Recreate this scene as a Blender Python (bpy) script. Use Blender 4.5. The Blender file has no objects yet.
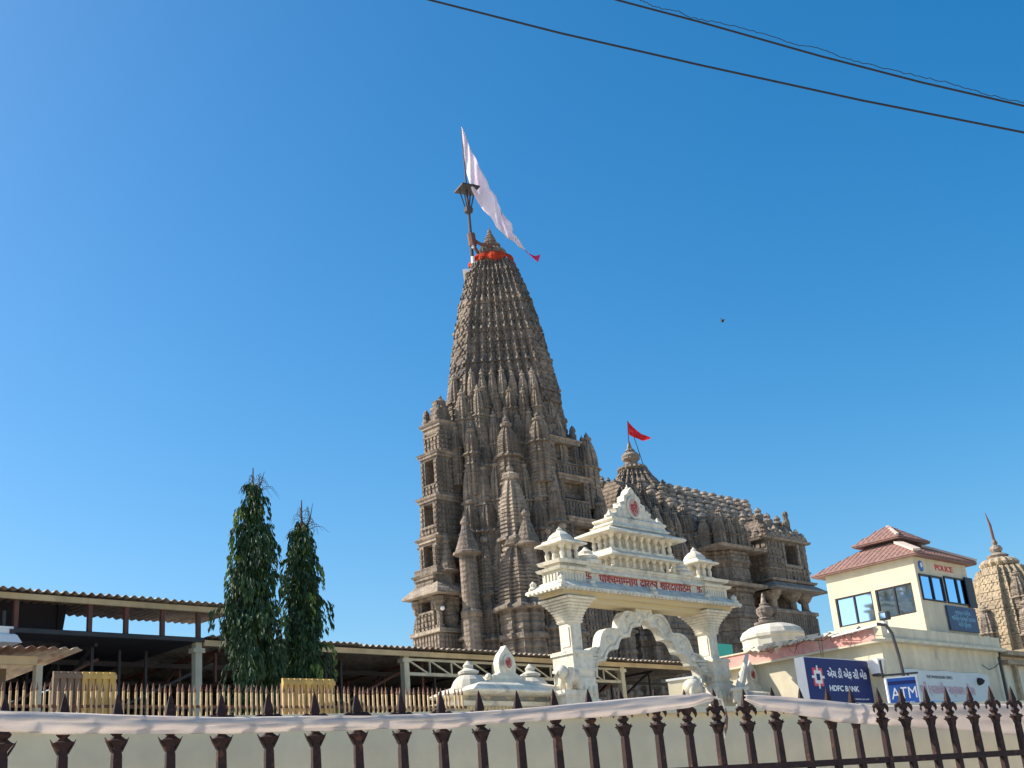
import bpy, math, random
from mathutils import Vector, Matrix
random.seed(7)
rnd = random.random
SC = bpy.context.scene
COL = SC.collection
rad = math.radians

# ------------------------------------------------------------------ camera
F_PX = 1250.0
CAM = Vector((0, 0, 1.6))
up = Vector((215 - 512, 3000 + 384, -F_PX)).normalized()
view = Vector((0, 0, -1))
fw = (view - view.dot(up) * up).normalized()
rt = fw.cross(up)
M = Matrix((rt, fw, up))                       # camera space -> world
cd = bpy.data.cameras.new('camera')
cam = bpy.data.objects.new('camera', cd)
COL.objects.link(cam)
cd.sensor_width = 36
cd.lens = 36 * F_PX / 1024
cd.clip_start = 0.1
cd.clip_end = 6000
cam.matrix_world = Matrix.Translation(CAM) @ M.to_4x4()
SC.camera = cam

# ------------------------------------------------------------------ light
SUN_EL = 40
SUN = Vector((-math.cos(rad(4)) * math.cos(rad(SUN_EL)), math.sin(rad(4)) * math.cos(rad(SUN_EL)), math.sin(rad(SUN_EL))))
world = bpy.data.worlds.new('World')
SC.world = world
world.use_nodes = True
wt = world.node_tree
sky = wt.nodes.new('ShaderNodeTexSky')
sky.sky_type = 'NISHITA'
sky.sun_disc = False
sky.sun_elevation = rad(SUN_EL)
sky.sun_rotation = math.atan2(SUN.x, SUN.y)
sky.air_density = 1.0
sky.dust_density = 1.6
sky.ozone_density = 2.5
wt.nodes['Background'].inputs[1].default_value = 0.126
hs_ = wt.nodes.new('ShaderNodeHueSaturation')
hs_.inputs['Saturation'].default_value = 1.45
hs_.inputs['Hue'].default_value = 0.493
wt.links.new(sky.outputs[0], hs_.inputs['Color'])
wt.links.new(hs_.outputs[0], wt.nodes['Background'].inputs[0])
sl = bpy.data.lights.new('sun', 'SUN')
sl.energy = 5.0
sl.angle = rad(0.5)
sl.color = (1.0, 0.91, 0.77)
so = bpy.data.objects.new('sun', sl)
COL.objects.link(so)
so.rotation_euler = SUN.to_track_quat('Z', 'Y').to_euler()
SC.view_settings.view_transform = 'Standard'
SC.view_settings.look = 'None'
SC.view_settings.exposure = 0.6
SC.view_settings.gamma = 1.0

# ------------------------------------------------------------------ survey: rays through picture points
def ray(px, py):
    return M @ Vector((px - 512, -(py - 384), -F_PX))
def at_h(px, py, d):
    r = ray(px, py)
    return CAM + r * (d / math.hypot(r.x, r.y))
def at_z(px, py, z):
    r = ray(px, py)
    return CAM + r * ((z - CAM.z) / r.z)
def at_plane(px, py, P, u):
    n = Vector((-u[1], u[0], 0))
    r = ray(px, py)
    return CAM + r * (n.dot(Vector(P) - CAM) / n.dot(r))
_r = ray(1850, 733)
RD = Vector((_r.x, _r.y, 0)).normalized()      # street grid: right and away
LD = Vector((-RD.y, RD.x, 0))                  # left and away
ROT = math.atan2(RD.y, RD.x)

# ------------------------------------------------------------------ materials
def principled(m):
    m.use_nodes = True
    return m.node_tree, m.node_tree.nodes['Principled BSDF']
def lin(c):
    return tuple(x for x in c) + (1,)
def mat(name, col, col2=None, scale=1.0, rough=0.8, bump=0.0, bscale=10, dist=0.02, streak=0, fine=None, metal=0.0, spots=None, vor=None, bands=0):
    m = bpy.data.materials.new(name)
    nt, b = principled(m)
    b.inputs['Roughness'].default_value = rough
    b.inputs['Metallic'].default_value = metal
    N = nt.nodes.new
    L = nt.links.new
    geo = N('ShaderNodeNewGeometry')
    cur = None
    if col2:
        nz = N('ShaderNodeTexNoise'); nz.inputs['Scale'].default_value = scale
        nz.inputs['Detail'].default_value = 6; nz.inputs['Roughness'].default_value = 0.65
        L(geo.outputs['Position'], nz.inputs['Vector'])
        rp = N('ShaderNodeValToRGB')
        rp.color_ramp.elements[0].position = 0.35; rp.color_ramp.elements[1].position = 0.65
        rp.color_ramp.elements[0].color = lin(col2); rp.color_ramp.elements[1].color = lin(col)
        L(nz.outputs[0], rp.inputs[0])
        cur = rp.outputs[0]
    else:
        rgb = N('ShaderNodeRGB'); rgb.outputs[0].default_value = lin(col)
        cur = rgb.outputs[0]
    if fine:
        nz = N('ShaderNodeTexNoise'); nz.inputs['Scale'].default_value = fine[0]; nz.inputs['Detail'].default_value = 3
        L(geo.outputs['Position'], nz.inputs['Vector'])
        mr = N('ShaderNodeMapRange'); mr.inputs[1].default_value = 0.3; mr.inputs[2].default_value = 0.7
        mr.inputs[3].default_value = 1 - fine[1]; mr.inputs[4].default_value = 1 + fine[1] * 0.6
        L(nz.outputs[0], mr.inputs[0])
        mx = N('ShaderNodeVectorMath'); mx.operation = 'SCALE'
        L(cur, mx.inputs[0]); L(mr.outputs[0], mx.inputs['Scale'])
        cur = mx.outputs[0]
    if streak:
        mp = N('ShaderNodeMapping'); mp.inputs['Scale'].default_value = (3.0, 3.0, 0.22)
        L(geo.outputs['Position'], mp.inputs[0])
        nz = N('ShaderNodeTexNoise'); nz.inputs['Scale'].default_value = 1.0; nz.inputs['Detail'].default_value = 5
        L(mp.outputs[0], nz.inputs['Vector'])
        mr = N('ShaderNodeMapRange'); mr.inputs[1].default_value = 0.42; mr.inputs[2].default_value = 0.68
        mr.inputs[3].default_value = 1.0; mr.inputs[4].default_value = 1 - streak
        L(nz.outputs[0], mr.inputs[0])
        mx = N('ShaderNodeVectorMath'); mx.operation = 'SCALE'
        L(cur, mx.inputs[0]); L(mr.outputs[0], mx.inputs['Scale'])
        cur = mx.outputs[0]
    if spots:                                   # patches of another colour
        nz = N('ShaderNodeTexNoise'); nz.inputs['Scale'].default_value = spots[1]; nz.inputs['Detail'].default_value = 8
        L(geo.outputs['Position'], nz.inputs['Vector'])
        mr = N('ShaderNodeMapRange'); mr.inputs[1].default_value = spots[2]; mr.inputs[2].default_value = spots[2] + 0.08
        L(nz.outputs[0], mr.inputs[0])
        mx = N('ShaderNodeMix'); mx.data_type = 'RGBA'
        L(mr.outputs[0], mx.inputs['Factor']); L(cur, mx.inputs['A'])
        mx.inputs['B'].default_value = lin(spots[0])
        cur = mx.outputs['Result']
    L(cur, b.inputs['Base Color'])
    if bump:
        nz = N('ShaderNodeTexNoise'); nz.inputs['Scale'].default_value = bscale; nz.inputs['Detail'].default_value = 6
        L(geo.outputs['Position'], nz.inputs['Vector'])
        h = nz.outputs[0]
        if vor:
            v = N('ShaderNodeTexVoronoi'); v.inputs['Scale'].default_value = vor; v.distance = 'CHEBYCHEV'; v.inputs['Randomness'].default_value = .55
            L(geo.outputs['Position'], v.inputs['Vector'])
            ad = N('ShaderNodeMath'); ad.operation = 'ADD'
            L(h, ad.inputs[0]); L(v.outputs['Distance'], ad.inputs[1]); h = ad.outputs[0]
            if bands:                            # fine horizontal courses cut in the stone
                sx = N('ShaderNodeSeparateXYZ'); L(geo.outputs['Position'], sx.inputs[0])
                m1 = N('ShaderNodeMath'); m1.operation = 'PINGPONG'; m1.inputs[1].default_value = bands / 2; L(sx.outputs[2], m1.inputs[0])
                m2 = N('ShaderNodeMath'); m2.operation = 'MULTIPLY'; m2.inputs[1].default_value = 5.0; L(m1.outputs[0], m2.inputs[0])
                a2 = N('ShaderNodeMath'); a2.operation = 'ADD'; L(h, a2.inputs[0]); L(m2.outputs[0], a2.inputs[1]); h = a2.outputs[0]
        bp = N('ShaderNodeBump'); bp.inputs['Strength'].default_value = bump; bp.inputs['Distance'].default_value = dist
        L(h, bp.inputs['Height'])
        L(bp.outputs[0], b.inputs['Normal'])
    return m

STONE = mat('sandstone', (.29, .232, .178), (.165, .138, .115), 0.3, .95, .8, 9, .07, .42, (1.6, .25), vor=5.5, bands=.34, spots=((.105, .095, .088), .55, .6))
STONE_PALE = mat('pale_sandstone', (.37, .305, .24), (.225, .19, .158), 0.5, .95, .8, 9, .07, .3, (2, .25), vor=5.5, bands=.3)
STONE_TAN = mat('tan_stone', (.46, .365, .24), (.32, .255, .175), 0.8, .95, .7, 12, .03, .25, (6, .25), vor=10, bands=.16)
KNOB = mat('lime_knob', (.48, .41, .34), (.30, .25, .21), 1.2, .95, .5, 5, .05, .2, (4, .25))
GATE = mat('cream_stone', (.76, .71, .58), (.69, .645, .53), 1.2, .75, .35, 14, .02, .22, (9, .14), spots=((.36, .35, .31), 1.6, .6))
GATE_BLUE = mat('blue_grey_trim', (.33, .38, .42), (.42, .46, .48), 2.0, .75, .3, 14, .01)
BOUNCE_OCHRE = mat('ochre_bounce_trim', (.60, .50, .28), (.55, .48, .33), 2.0, .75, .3, 14, .01)  # warm ground bounce put into the soffit colour; also the side gate frieze
MEDAL = mat('medallion_paint', (.52, .34, .28), (.45, .28, .23), 6, .6)
RED = mat('red_paint', (.42, .035, .03), None, rough=.5)
CREAM = mat('cream_plaster', (.66, .60, .44), (.60, .545, .41), .5, .85, .25, 12, .01, .12, (3, .06), spots=((.52, .47, .36), .9, .64))
CREAM_R = mat('weathered_cream_plaster', (.72, .655, .49), (.63, .575, .43), .6, .85, .25, 12, .01, .2, (3, .1), spots=((.42, .38, .3), 1.1, .63))
PINK = mat('pink_paint', (.72, .32, .28), (.66, .37, .32), 1.5, .8, .2, 12, .01, .15, (6, .15), spots=((.75, .68, .5), 1.8, .6))
WALLP = mat('boundary_plaster', (.95, .81, .55), (.91, .77, .52), 1.6, .85, .2, 30, .004, .12, (14, .05), spots=((.35, .3, .24), 4.5, .74))
TILE = mat('roof_tile', (.31, .175, .15), (.25, .145, .125), 3, .8, .3, 15, .02, .1, (12, .25))
TILE_RIDGE = mat('ridge_plaster', (.62, .5, .42), (.5, .4, .34), 3, .8, .3, 15, .02)
GLASS = mat('blue_glass', (.45, .62, .85), None, rough=.05, metal=1.0)
FRAME = mat('dark_frame', (.015, .015, .018), None, rough=.5)
CURT = mat('curtain', (.45, .5, .6), None, rough=.9)
IRON = mat('rusty_iron', (.04, .015, .014), (.02, .009, .009), 25, .85, .5, 60, .004, 0, (90, .4), spots=((.10, .038, .022), 30, .6))
CLOTH = mat('draped_cloth', (.80, .74, .70), (.74, .68, .655), 4, .95, .25, 12, .01)
STEEL = mat('painted_steel', (.62, .57, .42), (.52, .47, .34), 2, .6, .2, 20, .005, .2)
STEELD = mat('dark_steel', (.05, .045, .05), (.03, .03, .035), 2, .6)
RUSTY = mat('rusty_steel', (.16, .06, .04), (.09, .045, .035), 3, .7, .3, 20, .005)
SHEET = mat('roof_sheet', (.40, .35, .28), (.22, .18, .15), 1.2, .7, .2, 10, .01, 0, (5, .3), spots=((.2, .1, .06), .9, .62))
FASCIA = mat('tan_fascia', (.66, .50, .28), (.5, .38, .22), 1.0, .8, .2, 10, .01, .2)
DARK_SHADE = mat('shade_backing', (.035, .035, .05), (.025, .025, .035), .5, .9)  # near-black colour stands in for shade inside the shed; also the flat roof
YELLOW = mat('yellow_board', (.68, .46, .13), (.55, .36, .12), 3, .7, .2, 20, .005, .25, (9, .15), spots=((.5, .16, .07), 2.6, .66))
BOARDG = mat('shade_brown_board', (.26, .19, .13), (.2, .14, .1), 3, .8, .2, 20, .005, .25)  # brown stands in for shade on the left barrier; also hut back panel
PICKET = mat('picket_paint', (.60, .44, .24), (.44, .31, .18), 6, .7, .2, 20, .004, 0, (30, .2))
PTIP = mat('picket_tip_rust', (.17, .085, .055), None, rough=.7)
BLUE = mat('sign_blue', (.005, .018, .13), None, rough=.65)
BLUEL = mat('sign_light_blue', (.02, .10, .42), None, rough=.3)
BLUED = mat('faded_sign_blue', (.02, .05, .12), (.03, .07, .15), 4, .5)
WHITE = mat('white_paint', (.8, .8, .8), (.72, .72, .71), 3, .5)
LETTER = mat('white_letter', (.85, .86, .88), None, rough=.5)
PINKL = mat('pink_letter', (.62, .3, .36), None, rough=.6)
LBLUEL = mat('pale_blue_letter', (.25, .5, .66), None, rough=.6)
BANNER = mat('banner_vinyl', (.60, .64, .62), (.55, .60, .60), 1.5, .5, .1, 6, .02)
REDL = mat('red_letter', (.62, .05, .04), None, rough=.5)
SIGNRED = mat('sign_red', (.65, .03, .05), None, rough=.3)
BLACK = mat('black_plastic', (.012, .012, .013), None, rough=.5)
TEAL = mat('teal_sheet', (.02, .42, .38), (.03, .36, .34), 3, .6)
ORANGE = mat('orange_cloth', (.72, .10, .03), (.6, .07, .03), 3, .9, .4, 6, .05)
FLAGW = mat('pennant_cloth', (.90, .86, .92), (.86, .80, .88), 1.2, .95, .2, 4, .03, spots=((.45, .06, .10), .55, .73))
FLAGR = mat('red_cloth', (.72, .03, .035), (.6, .02, .03), 2, .9)
FLAGM = mat('magenta_cloth', (.55, .04, .16), None, rough=.9)
DOME = mat('white_dome_plaster', (.62, .585, .5), (.55, .52, .44), 1, .85, .2, 10, .01, .2)
BARK = mat('bark', (.09, .065, .045), (.05, .035, .025), 6, .9, .6, 14, .03)
LEAF = mat('leaf', (.035, .085, .022), (.016, .042, .015), 1.3, .55, 0, 10, .01, 0, (5, .35))
LEAF_Y = mat('young_leaf', (.14, .21, .04), (.10, .16, .035), 2, .45)
GROUND = mat('pale_bounce_ground', (.56, .47, .35), (.50, .42, .31), .1, .95, .3, 5, .03, 0, (3, .15))  # unseen ground, kept pale to bounce warm light onto shaded walls
ASPHALT = mat('asphalt', (.13, .12, .105), (.10, .093, .085), .8, .9, .4, 40, .01, 0, (30, .2))
PAVE = mat('paving', (.72, .63, .50), (.66, .58, .46), .7, .9, .2, 10, .01)  # unseen pavement, made pale and wide to bounce sunlight; also the terrace
WIRE = mat('wire_rubber', (.012, .013, .02), None, rough=.6)
BIRD = mat('feather_dark', (.03, .028, .028), None, rough=.8)
for m in (CLOTH, FLAGW, FLAGR, FLAGM, ORANGE):
    nt = m.node_tree
    b = nt.nodes['Principled BSDF']
    tr = nt.nodes.new('ShaderNodeBsdfTranslucent')
    lk = b.inputs['Base Color'].links[0].from_socket
    nt.links.new(lk, tr.inputs[0])
    ms = nt.nodes.new('ShaderNodeMixShader'); ms.inputs[0].default_value = .55
    nt.links.new(b.outputs[0], ms.inputs[1]); nt.links.new(tr.outputs[0], ms.inputs[2])
    nt.links.new(ms.outputs[0], nt.nodes['Material Output'].inputs[0])

# ------------------------------------------------------------------ mesh helpers
class MB:
    def __init__(s):
        s.v = []; s.f = []
    def add(s, vs, fs):
        o = len(s.v)
        s.v.extend([tuple(v) for v in vs])
        s.f.extend([tuple(i + o for i in f) for f in fs])
        return s
    def box(s, x0, x1, y0, y1, z0, z1, tx=0, ty=0):     # tx,ty: the top grows by this much per side
        vs = [(x0, y0, z0), (x1, y0, z0), (x1, y1, z0), (x0, y1, z0),
              (x0 - tx, y0 - ty, z1), (x1 + tx, y0 - ty, z1), (x1 + tx, y1 + ty, z1), (x0 - tx, y1 + ty, z1)]
        return s.add(vs, [(3, 2, 1, 0), (4, 5, 6, 7), (0, 1, 5, 4), (1, 2, 6, 5), (2, 3, 7, 6), (3, 0, 4, 7)])
    def cbox(s, cx, cy, z0, z1, hx, hy, tx=0, ty=0):
        return s.box(cx - hx, cx + hx, cy - hy, cy + hy, z0, z1, tx, ty)
    def rings(s, rings, cap=True, closed=True):
        n = len(rings[0]); vs = [p for r in rings for p in r]; fs = []
        m = n if closed else n - 1
        for k in range(len(rings) - 1):
            for i in range(m):
                j = (i + 1) % n
                fs.append((k * n + i, k * n + j, (k + 1) * n + j, (k + 1) * n + i))
        if cap and closed:
            fs.append(tuple(range(n - 1, -1, -1)))
            fs.append(tuple((len(rings) - 1) * n + i for i in range(n)))
        return s.add(vs, fs)
    def loft(s, poly, prof, cx=0, cy=0, cap=True):       # prof [(z, scale)]
        return s.rings([[(cx + x * k, cy + y * k, z) for x, y in poly] for z, k in prof], cap)
    def lathe(s, prof, n=16, cx=0, cy=0, ph=0):
        poly = [(math.cos(2 * math.pi * (i + ph) / n), math.sin(2 * math.pi * (i + ph) / n)) for i in range(n)]
        return s.loft(poly, prof, cx, cy)
    def tube(s, pts, r, n=8):
        pts = [Vector(p) for p in pts]
        rr = r if isinstance(r, (list, tuple)) else [r] * len(pts)
        rings = []
        for i, p in enumerate(pts):
            d = (pts[min(i + 1, len(pts) - 1)] - pts[max(i - 1, 0)]).normalized()
            a = Vector((0, 0, 1)) if abs(d.z) < .9 else Vector((1, 0, 0))
            u = d.cross(a).normalized(); w = d.cross(u)
            rings.append([p + (u * math.cos(2 * math.pi * k / n) + w * math.sin(2 * math.pi * k / n)) * rr[i] for k in range(n)])
        return s.rings([list(reversed(q)) for q in rings])
    def bar(s, a, b, w, h=None):
        h = h or w
        a = Vector(a); b = Vector(b); d = (b - a).normalized()
        c = Vector((0, 0, 1)) if abs(d.z) < .9 else Vector((0, 1, 0))
        u = d.cross(c).normalized() * w / 2; q = d.cross(u).normalized() * h / 2
        R0 = [a + u + q, a - u + q, a - u - q, a + u - q]; R1 = [p + (b - a) for p in R0]
        return s.rings([R0, R1])
    def plate(s, outline, y0, y1):                      # outline in x,z, thickness in y
        n = len(outline)
        vs = [(x, y0, z) for x, z in outline] + [(x, y1, z) for x, z in outline]
        fs = [tuple(range(n)), tuple(range(2 * n - 1, n - 1, -1))]
        fs += [((i + 1) % n, i, n + i, n + (i + 1) % n) for i in range(n)]
        return s.add(vs, fs)
    def sphere(s, c, r, n=10, sz=1.0):
        prof = [(c[2] - r * sz * math.cos(math.pi * k / 7), max(r * math.sin(math.pi * k / 7), 1e-3)) for k in range(8)]
        return s.lathe(prof, n, c[0], c[1])
    def tf(s, fn):
        s.v = [tuple(fn(Vector(v))) for v in s.v]
        return s
    def build(s, name, m, parent=None, smooth=False):
        me = bpy.data.meshes.new(name)
        me.from_pydata(s.v, [], s.f)
        me.materials.append(m)
        if smooth:
            me.polygons.foreach_set('use_smooth', [True] * len(me.polygons))
        me.update()
        o = bpy.data.objects.new(name, me)
        COL.objects.link(o)
        o.parent = parent
        return o

def tag(o, label, cat, group=None):
    o['label'] = label; o['category'] = cat
    if group: o['group'] = group
    return o
def thing(name, label, cat, loc=(0, 0, 0), rz=0.0, group=None):
    o = bpy.data.objects.new(name, None)
    o.empty_display_size = .2
    COL.objects.link(o)
    o.location = loc; o.rotation_euler = (0, 0, rz)
    return tag(o, label, cat, group)
def struct(o, kind='structure'):
    o['kind'] = kind
    return o
def copy_part(o, parent, loc=(0, 0, 0), sc=None, rz=0):
    c = o.copy()
    COL.objects.link(c)
    c.parent = parent
    c.location = loc
    c.rotation_euler = (0, 0, rz)
    if sc is not None: c.scale = sc
    return c
def text(name, s, size, m, parent, loc, rot, width=None, ext=0.006, bold=0.0):
    cu = bpy.data.curves.new(name, 'FONT')
    cu.body = s; cu.size = size; cu.extrude = ext; cu.align_x = 'CENTER'; cu.align_y = 'CENTER'; cu.offset = bold
    cu.resolution_u = 3
    tmp = bpy.data.objects.new(name + '_tmp', cu)
    COL.objects.link(tmp)
    dg = bpy.context.evaluated_depsgraph_get()
    me = bpy.data.meshes.new_from_object(tmp.evaluated_get(dg))
    bpy.data.objects.remove(tmp)
    me.name = name
    me.materials.clear(); me.materials.append(m)
    if width:
        xs = [v.co.x for v in me.vertices]
        k = width / (max(xs) - min(xs)); c0 = (max(xs) + min(xs)) / 2
        for v in me.vertices: v.co.x = (v.co.x - c0) * k
    o = bpy.data.objects.new(name, me)
    COL.objects.link(o)
    o.parent = parent; o.location = loc; o.rotation_euler = rot
    return o
FRONT = (rad(90), 0, 0)                # text plane facing local -y
# ------------------------------------------------------------------ ground
g = MB().add([(-3000, -3000, 0), (3000, -3000, 0), (3000, 3000, 0), (-3000, 3000, 0)], [(0, 1, 2, 3)]).build('ground', GROUND)
struct(g)
DF = (Vector((2.14, 6.0, 0)) - Vector((-1.34, 3.6, 0))).normalized()      # direction of the iron fence
NF = Vector((DF.y, -DF.x, 0))                                            # toward the street
A0 = Vector((-1.34, 3.6, 0))
def alongf(u, o, z=0):
    p = A0 + DF * u + NF * o
    return (p.x, p.y, z)
def quad(name, u0, u1, o0, o1, z, m):
    return struct(MB().add([alongf(u0, o0, z), alongf(u1, o0, z), alongf(u1, o1, z), alongf(u0, o1, z)], [(0, 1, 2, 3)][:1]).build(name, m))
quad('road', -60, 60, 5.2, 13, .004, ASPHALT)
pv = MB().box(-60, 60, -.6, 5.2, 0, .13)
pv.tf(lambda v: Vector(alongf(v.x, v.y, v.z)))
struct(pv.build('pavement', PAVE))
mk = MB()
for k in range(-10, 10):
    mk.add([alongf(k * 5, 8.9, .008), alongf(k * 5 + 2.5, 8.9, .008), alongf(k * 5 + 2.5, 9.05, .008), alongf(k * 5, 9.05, .008)], [(0, 1, 2, 3)])
struct(mk.build('road_marking', WHITE))

# raised forecourt behind the picket fence
PK0 = at_z(0, 681, 4.2); PK1 = at_z(462, 688, 4.2)
pd = (PK1 - PK0); pd.z = 0; PKL = pd.length; pd.normalize(); pn = Vector((pd.y, -pd.x, 0))
def alongp(u, o, z=0):
    p = Vector((PK0.x, PK0.y, 0)) + pd * u + pn * o
    return Vector((p.x, p.y, z))
fc = MB().box(-40, 90, -160, .25, .01, 3.0)
fc.tf(lambda v: alongp(v.x, v.y, v.z))
struct(fc.build('forecourt_terrace', PAVE))

# ------------------------------------------------------------------ boundary wall
w = MB().box(-5, 12, -.6, -.4, 0.13, 2.06)
w.box(-5, 12, -.63, -.37, 2.06, 2.083)
w.tf(lambda v: Vector(alongf(v.x, v.y, v.z)))
tag(w.build('boundary_wall', WALLP), 'long plain cream plastered wall right behind the dark iron fence', 'wall')

# ------------------------------------------------------------------ temple tower
TX, TY = -.72, 86.0
tower = thing('temple_tower', 'tall curving carved stone temple spire with balconies, the highest building', 'temple tower', (TX, TY, 0), ROT)

def stair(n, a=.22):                    # unit plan whose faces step back from four offsets to the diagonals
    D = 1.4142 - a
    q = [(D, a)]
    x, y = D, a
    for i in range(1, n + 1):
        xn = D - (D - a) * i / n; yn = a + (D - a) * i / n
        q.append((xn, y)); q.append((xn, yn))
        x, y = xn, yn
    pts = []
    for k in range(4):
        c, s_ = [(1, 0), (0, 1), (-1, 0), (0, -1)][k]
        pts += [(px * c - py * s_, px * s_ + py * c) for px, py in q]
    return pts
def subdivide(poly, seg):
    out = []
    n = len(poly)
    for i in range(n):
        a, b = poly[i], poly[(i + 1) % n]
        L_ = math.hypot(b[0] - a[0], b[1] - a[1])
        k = max(1, int(round(L_ / seg)))
        for j in range(k):
            out.append((a[0] + (b[0] - a[0]) * j / k, a[1] + (b[1] - a[1]) * j / k))
    return out
def interp(tab, z):
    if z <= tab[0][0]: return tab[0][1]
    for (z0, a), (z1, b) in zip(tab, tab[1:]):
        if z <= z1:
            return a + (b - a) * (z - z0) / (z1 - z0)
    return tab[-1][1]
def carved(mb, poly, tab, z0, z1, dz, seg, amp, mould=None, cx=0, cy=0):
    """loft with carved relief: small blocks stand proud of the wall, mouldings run round it"""
    Hm = interp(tab, (z0 + z1) / 2)
    P = subdivide(poly, seg / Hm)
    n = len(P)
    rings = []
    nz = max(2, int((z1 - z0) / dz))
    h_ = (z1 - z0) / nz
    for k in range(nz):
        mo = mould(z0 + (k + .5) * h_) if mould else 0
        offs = [mo + amp * (((i % 2) ^ (k % 2)) * .45 + rnd() * .75) for i in range(n)]
        for fz in (.06, .8):
            z = z0 + (k + fz) * h_
            H = interp(tab, z)
            for sub in (0,):
                r = []
                for i in range(n):
                    ax, ay = P[i]; bx, by = P[(i + 1) % n]
                    for ft in (.08, .86):
                        x = ax + (bx - ax) * ft; y = ay + (by - ay) * ft
                        l = math.hypot(x, y)
                        r.append((cx + x * H + x / l * offs[i], cy + y * H + y / l * offs[i], z))
                rings.append(r)
        if (k % 3) == 2:                     # groove between courses
            z = z0 + (k + .9) * h_; H = interp(tab, z)
            r = []
            for i in range(n):
                ax, ay = P[i]; bx, by = P[(i + 1) % n]
                for ft in (.08, .86):
                    x = ax + (bx - ax) * ft; y = ay + (by - ay) * ft
                    l = math.hypot(x, y)
                    r.append((cx + x * H - x / l * amp * .4, cy + y * H - y / l * amp * .4, z))
            rings.append(r)
    mb.rings(rings)
    return mb
def mouldf(period, a, b=.35, ph=0):
    return lambda z: (a if ((z + ph) % period) / period < b * .5 else (a * .35 if ((z + ph) % period) / period < b else 0))

CORE = [(8, 6.0), (14, 5.8), (18, 5.45), (22, 4.95), (26, 4.5), (30, 4.05), (32, 3.95)]
SHIK = [(31, 3.95), (32.4, 3.8), (34.4, 3.46), (36, 3.2), (37.6, 2.9), (39, 2.6), (40.4, 2.25), (41.6, 1.9), (42.4, 1.62), (42.9, 1.4)]
mb = MB(); carved(mb, stair(5, .3), CORE, 8, 32, .36, .34, .12, mouldf(2.9, .14))
mb.build('tower_body', STONE, tower)
mb = MB(); carved(mb, stair(8, .24), SHIK, 30.5, 42.8, .27, .22, .17, lambda z: .08 * ((z % 2.6) < .3))
mb.build('curved_spire', STONE, tower)
mb = MB()                                # ribbed disc, pot and tip
mb.lathe([(42.7, 1.35), (43.05, 1.35), (43.1, 1.15), (43.5, 1.1)], 24)
mb.build('spire_neck', STONE_PALE, tower)
am = MB()
n = 48
pr = [(43.45, .85), (43.6, 1.12), (43.85, 1.2), (44.1, 1.08), (44.2, .8), (44.35, .62), (44.45, .75), (44.6, .78), (44.7, .55)]
am.rings([[(math.cos(2 * math.pi * i / n) * r * (1 - .09 * (i % 2)), math.sin(2 * math.pi * i / n) * r * (1 - .09 * (i % 2)), z) for i in range(n)] for z, r in pr])
am.build('ribbed_disc', STONE, tower)
MB().lathe([(44.7, .35), (44.85, .5), (45.05, .46), (45.15, .34), (45.2, .4), (45.3, .36), (45.4, .24), (45.45, .29), (45.6, .2), (45.65, .12), (45.7, .17), (45.85, .15), (46.0, .05), (46.2, .02)], 14).build('finial', STONE, tower)

def make_spirelet(h=1.0, shaft=.55):
    """unit spirelet: radius 1 at the shaft, height 1"""
    m_ = MB()
    pl = []
    base = [(1, .33), (.78, .33), (.78, .78), (.33, .78), (.33, 1)]
    for k in range(4):
        c, s_ = [(1, 0), (0, 1), (-1, 0), (0, -1)][k]
        pl += [(x * c - y * s_, x * s_ + y * c) for x, y in base]
    prof = []
    z = 0
    ns = 12
    for i in range(ns):
        z = shaft * i / ns
        w_ = 1.0 if i % 3 else 1.1
        prof += [(z, w_), (z + shaft / ns * .55, w_), (z + shaft / ns * .6, .95), (z + shaft / ns * .98, .95)]
    prof += [(shaft, 1.28), (shaft + .015, 1.3), (shaft + .03, 1.02)]
    n_ = 15
    for i in range(n_):
        t = i / n_
        k = 1.0 * (1 - t ** 2.4 * .66)
        z0 = shaft + .035 + (.86 - shaft - .035) * t
        dz = (.86 - shaft - .035) / n_
        prof += [(z0, k), (z0 + dz * .6, k), (z0 + dz * .65, k * .9), (z0 + dz * .99, k * .9)]
    m_.loft(pl, prof)
    m_.lathe([(.855, .3), (.87, .55), (.895, .58), (.91, .4), (.92, .2), (.935, .3), (.955, .22), (.975, .06), (1.0, .03)], 10)
    return m_
SPM = make_spirelet().build('spirelet', STONE, tower)
SPM2 = make_spirelet(shaft=.42).build('spirelet', STONE_PALE, tower)
first = [True, True]
def spire_at(parent, x, y, z, h, r, kind=0, rz=0):
    src = (SPM, SPM2)[kind]
    if first[kind] and parent is tower:
        first[kind] = False
        src.location = (x, y, z); src.scale = (r, r, h); return src
    return copy_part(src, parent, (x, y, z), (r, r, h), rz)
def ring_spots(H, n, a=.3):
    """spots along the three diagonal fronts that can be seen"""
    D = 1.4142 - a
    out = []
    for (sx, sy) in ((-1, -1), (-1, 1), (1, -1)):
        for i in range(n):
            t = (i + .5) / n
            x = a + (D - a) * t; y = D - (D - a) * t
            out.append((sx * x * H, sy * y * H, (sx, sy)))
    return out
for (z, h, H, n_, r, k, allq) in ((8.5, 9.5, 6.5, 6, .72, 0, 1), (13.2, 8.2, 6.2, 7, .58, 1, 0), (17.0, 6.6, 5.9, 6, .58, 0, 1), (20.3, 5.6, 5.55, 7, .5, 1, 0), (22.6, 5.2, 5.2, 6, .5, 0, 1),
                            (25.0, 4.6, 4.95, 7, .42, 1, 0), (27.0, 4.4, 4.65, 6, .42, 0, 0), (29.0, 3.8, 4.3, 7, .34, 1, 0)):
    for (x, y, q) in ring_spots(H, n_):
        if q != (-1, -1) and not allq: continue
        spire_at(tower, x, y, z + rnd() * .35, h * (.93 + .14 * rnd()), r * (.9 + .2 * rnd()), k)
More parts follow.
